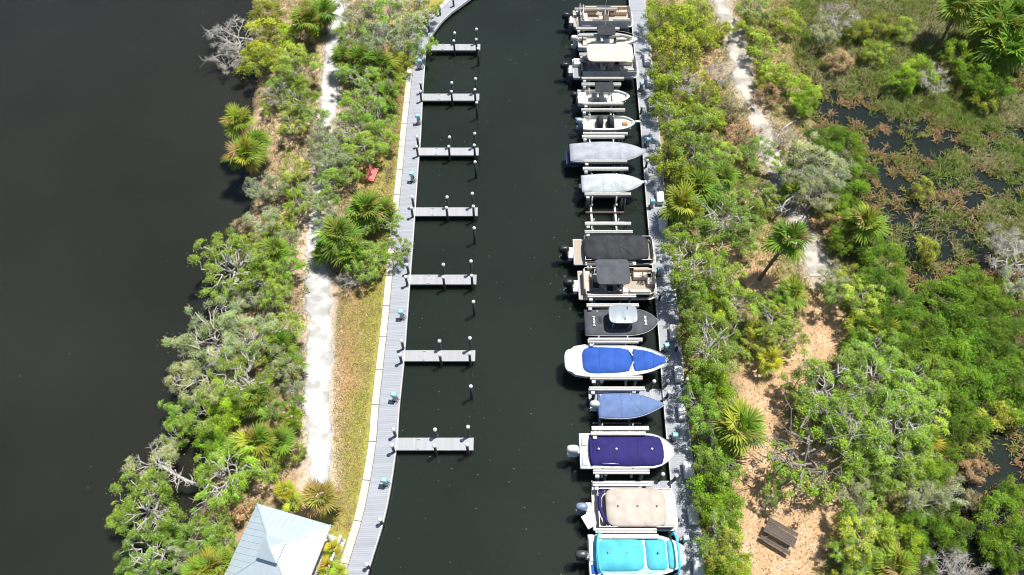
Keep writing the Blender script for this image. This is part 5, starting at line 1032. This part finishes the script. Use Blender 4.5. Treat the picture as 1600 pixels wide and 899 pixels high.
ferns = scatter(MP, 5600, r, .1, hE, -.14, .5)
ferns = ferns[(hE(ferns[:, 0], ferns[:, 1]) > 0) | (r.random(len(ferns)) < .55)]
m_ = fbm(ferns[:, 0], ferns[:, 1], .25, 71) > .42
blades('marsh_ferns', ferns[m_], hE, 20, .62, .034, [(.33, .19, .10), (.36, .23, .12), (.24, .25, .06), (.18, .23, .035), (.28, .21, .08), (.38, .25, .15)], r, .16, .95, 'tangled brown and olive ferns carpeting the wet marsh', 'ferns')
top = scatter([(1235, -20), (1520, -20), (1500, 130), (1420, 190), (1290, 140), (1245, 100)], 2600, r, .2, hE, -.02, 1); top2 = scatter([(1440, 150), (1620, 150), (1620, 400), (1560, 420), (1500, 280)], 1100, r, .2, hE, -.05, 1)
blades('marsh_grass', np.r_[top, top2, ferns[~m_][:900]], hE, 18, .9, .022, [(.15, .24, .03), (.19, .28, .03), (.30, .27, .12), (.12, .21, .02), (.42, .36, .21)], r, .2, .9, 'tall green and straw coloured marsh grass', 'marsh grass')
LW = [(640, 90), (628, 180), (617, 270), (605, 380), (594, 480), (578, 600), (566, 720), (548, 830), (522, 830), (520, 760), (522, 560), (530, 450), (590, 420), (600, 300), (610, 200), (625, 100)]
lawn = scatter(LW, 5200, r, .6, hW, .3, 2, [(W_IN, .68), (PATHW, 1.1)])
blades('lawn_grass', lawn, hW, 7, .13, .012, [(.22, .27, .04), (.28, .30, .05), (.34, .31, .08), (.42, .29, .13), (.44, .29, .14)], r, .12, .9, 'patchy dry green and tan grass beside the boardwalk', 'grass')
UW = [(400, 0), (655, 0), (640, 100), (610, 280), (600, 420), (520, 440), (475, 480), (470, 720), (410, 790), (310, 890), (340, 700), (350, 560), (370, 400), (395, 300), (400, 120)]
uw = scatter(UW, 2300, r, .6, hW, .15, 2, [(W_IN, 1.0), (PATHW, 1.0)])
blades('undergrowth', uw, hW, 14, .42, .02, [(.20, .24, .05), (.26, .28, .06), (.34, .25, .13), (.40, .32, .22), (.16, .22, .04)], r, .2, .9, 'low mixed undergrowth beneath the riverside trees', 'undergrowth')
UE = [(1010, -10), (1240, -10), (1260, 180), (1300, 290), (1390, 420), (1460, 620), (1470, 720), (1430, 899), (1110, 920), (1075, 640), (1050, 480), (1030, 280), (1015, 120)]
ue = scatter(UE, 5200, r, .6, hE, .1, 2, [(PATHE, 1.15), (E_OUT, .35)]); inb = np.zeros(len(ue), bool)
for c in CLEAR[:2]: inb |= sdist(ue[:, 0], ue[:, 1], c) > .15
blades('undergrowth', ue[~inb], hE, 14, .45, .02, [(.22, .26, .05), (.28, .30, .06), (.34, .26, .12), (.18, .24, .04), (.38, .32, .20)], r, .22, .9, 'low mixed undergrowth beneath the trees east of the dock', 'undergrowth')
# fallen leaves and sticks
def litter(name, pts, hf, size, pal, r, label):
    N = len(pts); C = np.c_[pts, hf(pts[:, 0], pts[:, 1]) + .03 + r.random(N) * .03]; nn = unit(np.array((0, 0, 1.)) + r.normal(size=(N, 3)) * .35); a = unit(np.cross(nn, r.normal(size=(N, 3)))); b = np.cross(nn, a); S = (size * r.uniform(.5, 1.6, N))[:, None]
    V = np.stack([C - a * S, C - b * S * .4, C + a * S, C + b * S * .4], 1).reshape(-1, 3); pal = np.array(pal); c = pal[r.integers(0, len(pal), N)] * r.uniform(.6, 1.3, (N, 1))
    tag(link(name, np_mesh(name, V, np.arange(4 * N).reshape(-1, 4), np.repeat(c, 4, 0), M_blade)), label, 'leaf litter', kind='stuff')
li = scatter(UW + [], 12000, r, .6, hW, .2, 2, [(W_IN, .7), (PATHW, .85)]); lw2 = scatter(LW, 4000, r, .6, hW, .2, 2, [(W_IN, .7), (PATHW, .9)])
litter('leaf_litter', np.r_[li, lw2], hW, .06, [(.45, .30, .18), (.36, .22, .12), (.52, .40, .28), (.25, .16, .09)], r, 'tan fallen leaves scattered over the riverside ground')
le_ = scatter(UE, 22000, r, .6, hE, .2, 2, [(PATHE, .9), (E_OUT, .3)])
litter('leaf_litter', le_, hE, .065, [(.46, .31, .18), (.38, .25, .13), (.55, .42, .28), (.27, .18, .10)], r, 'tan fallen leaves scattered over the ground east of the dock')
# pale specks afloat
sp = np.r_[np.c_[r.uniform(-8.5, 6.5, 130), r.uniform(8, 78, 130)], np.c_[r.uniform(-55, -24, 70), r.uniform(8, 78, 70)]]; m = MB()
for x, y in sp:
    s = r.uniform(.012, .035); m.add([(x - s, y, .012), (x, y - s * .8, .012), (x + s, y, .012), (x, y + s * .8, .012)], [(0, 1, 2, 3)])
tag(m.build('floating_flecks', mat('foam', (.55, .55, .5), .8)), 'pale flecks of leaf and foam floating on the water', 'debris', kind='stuff')
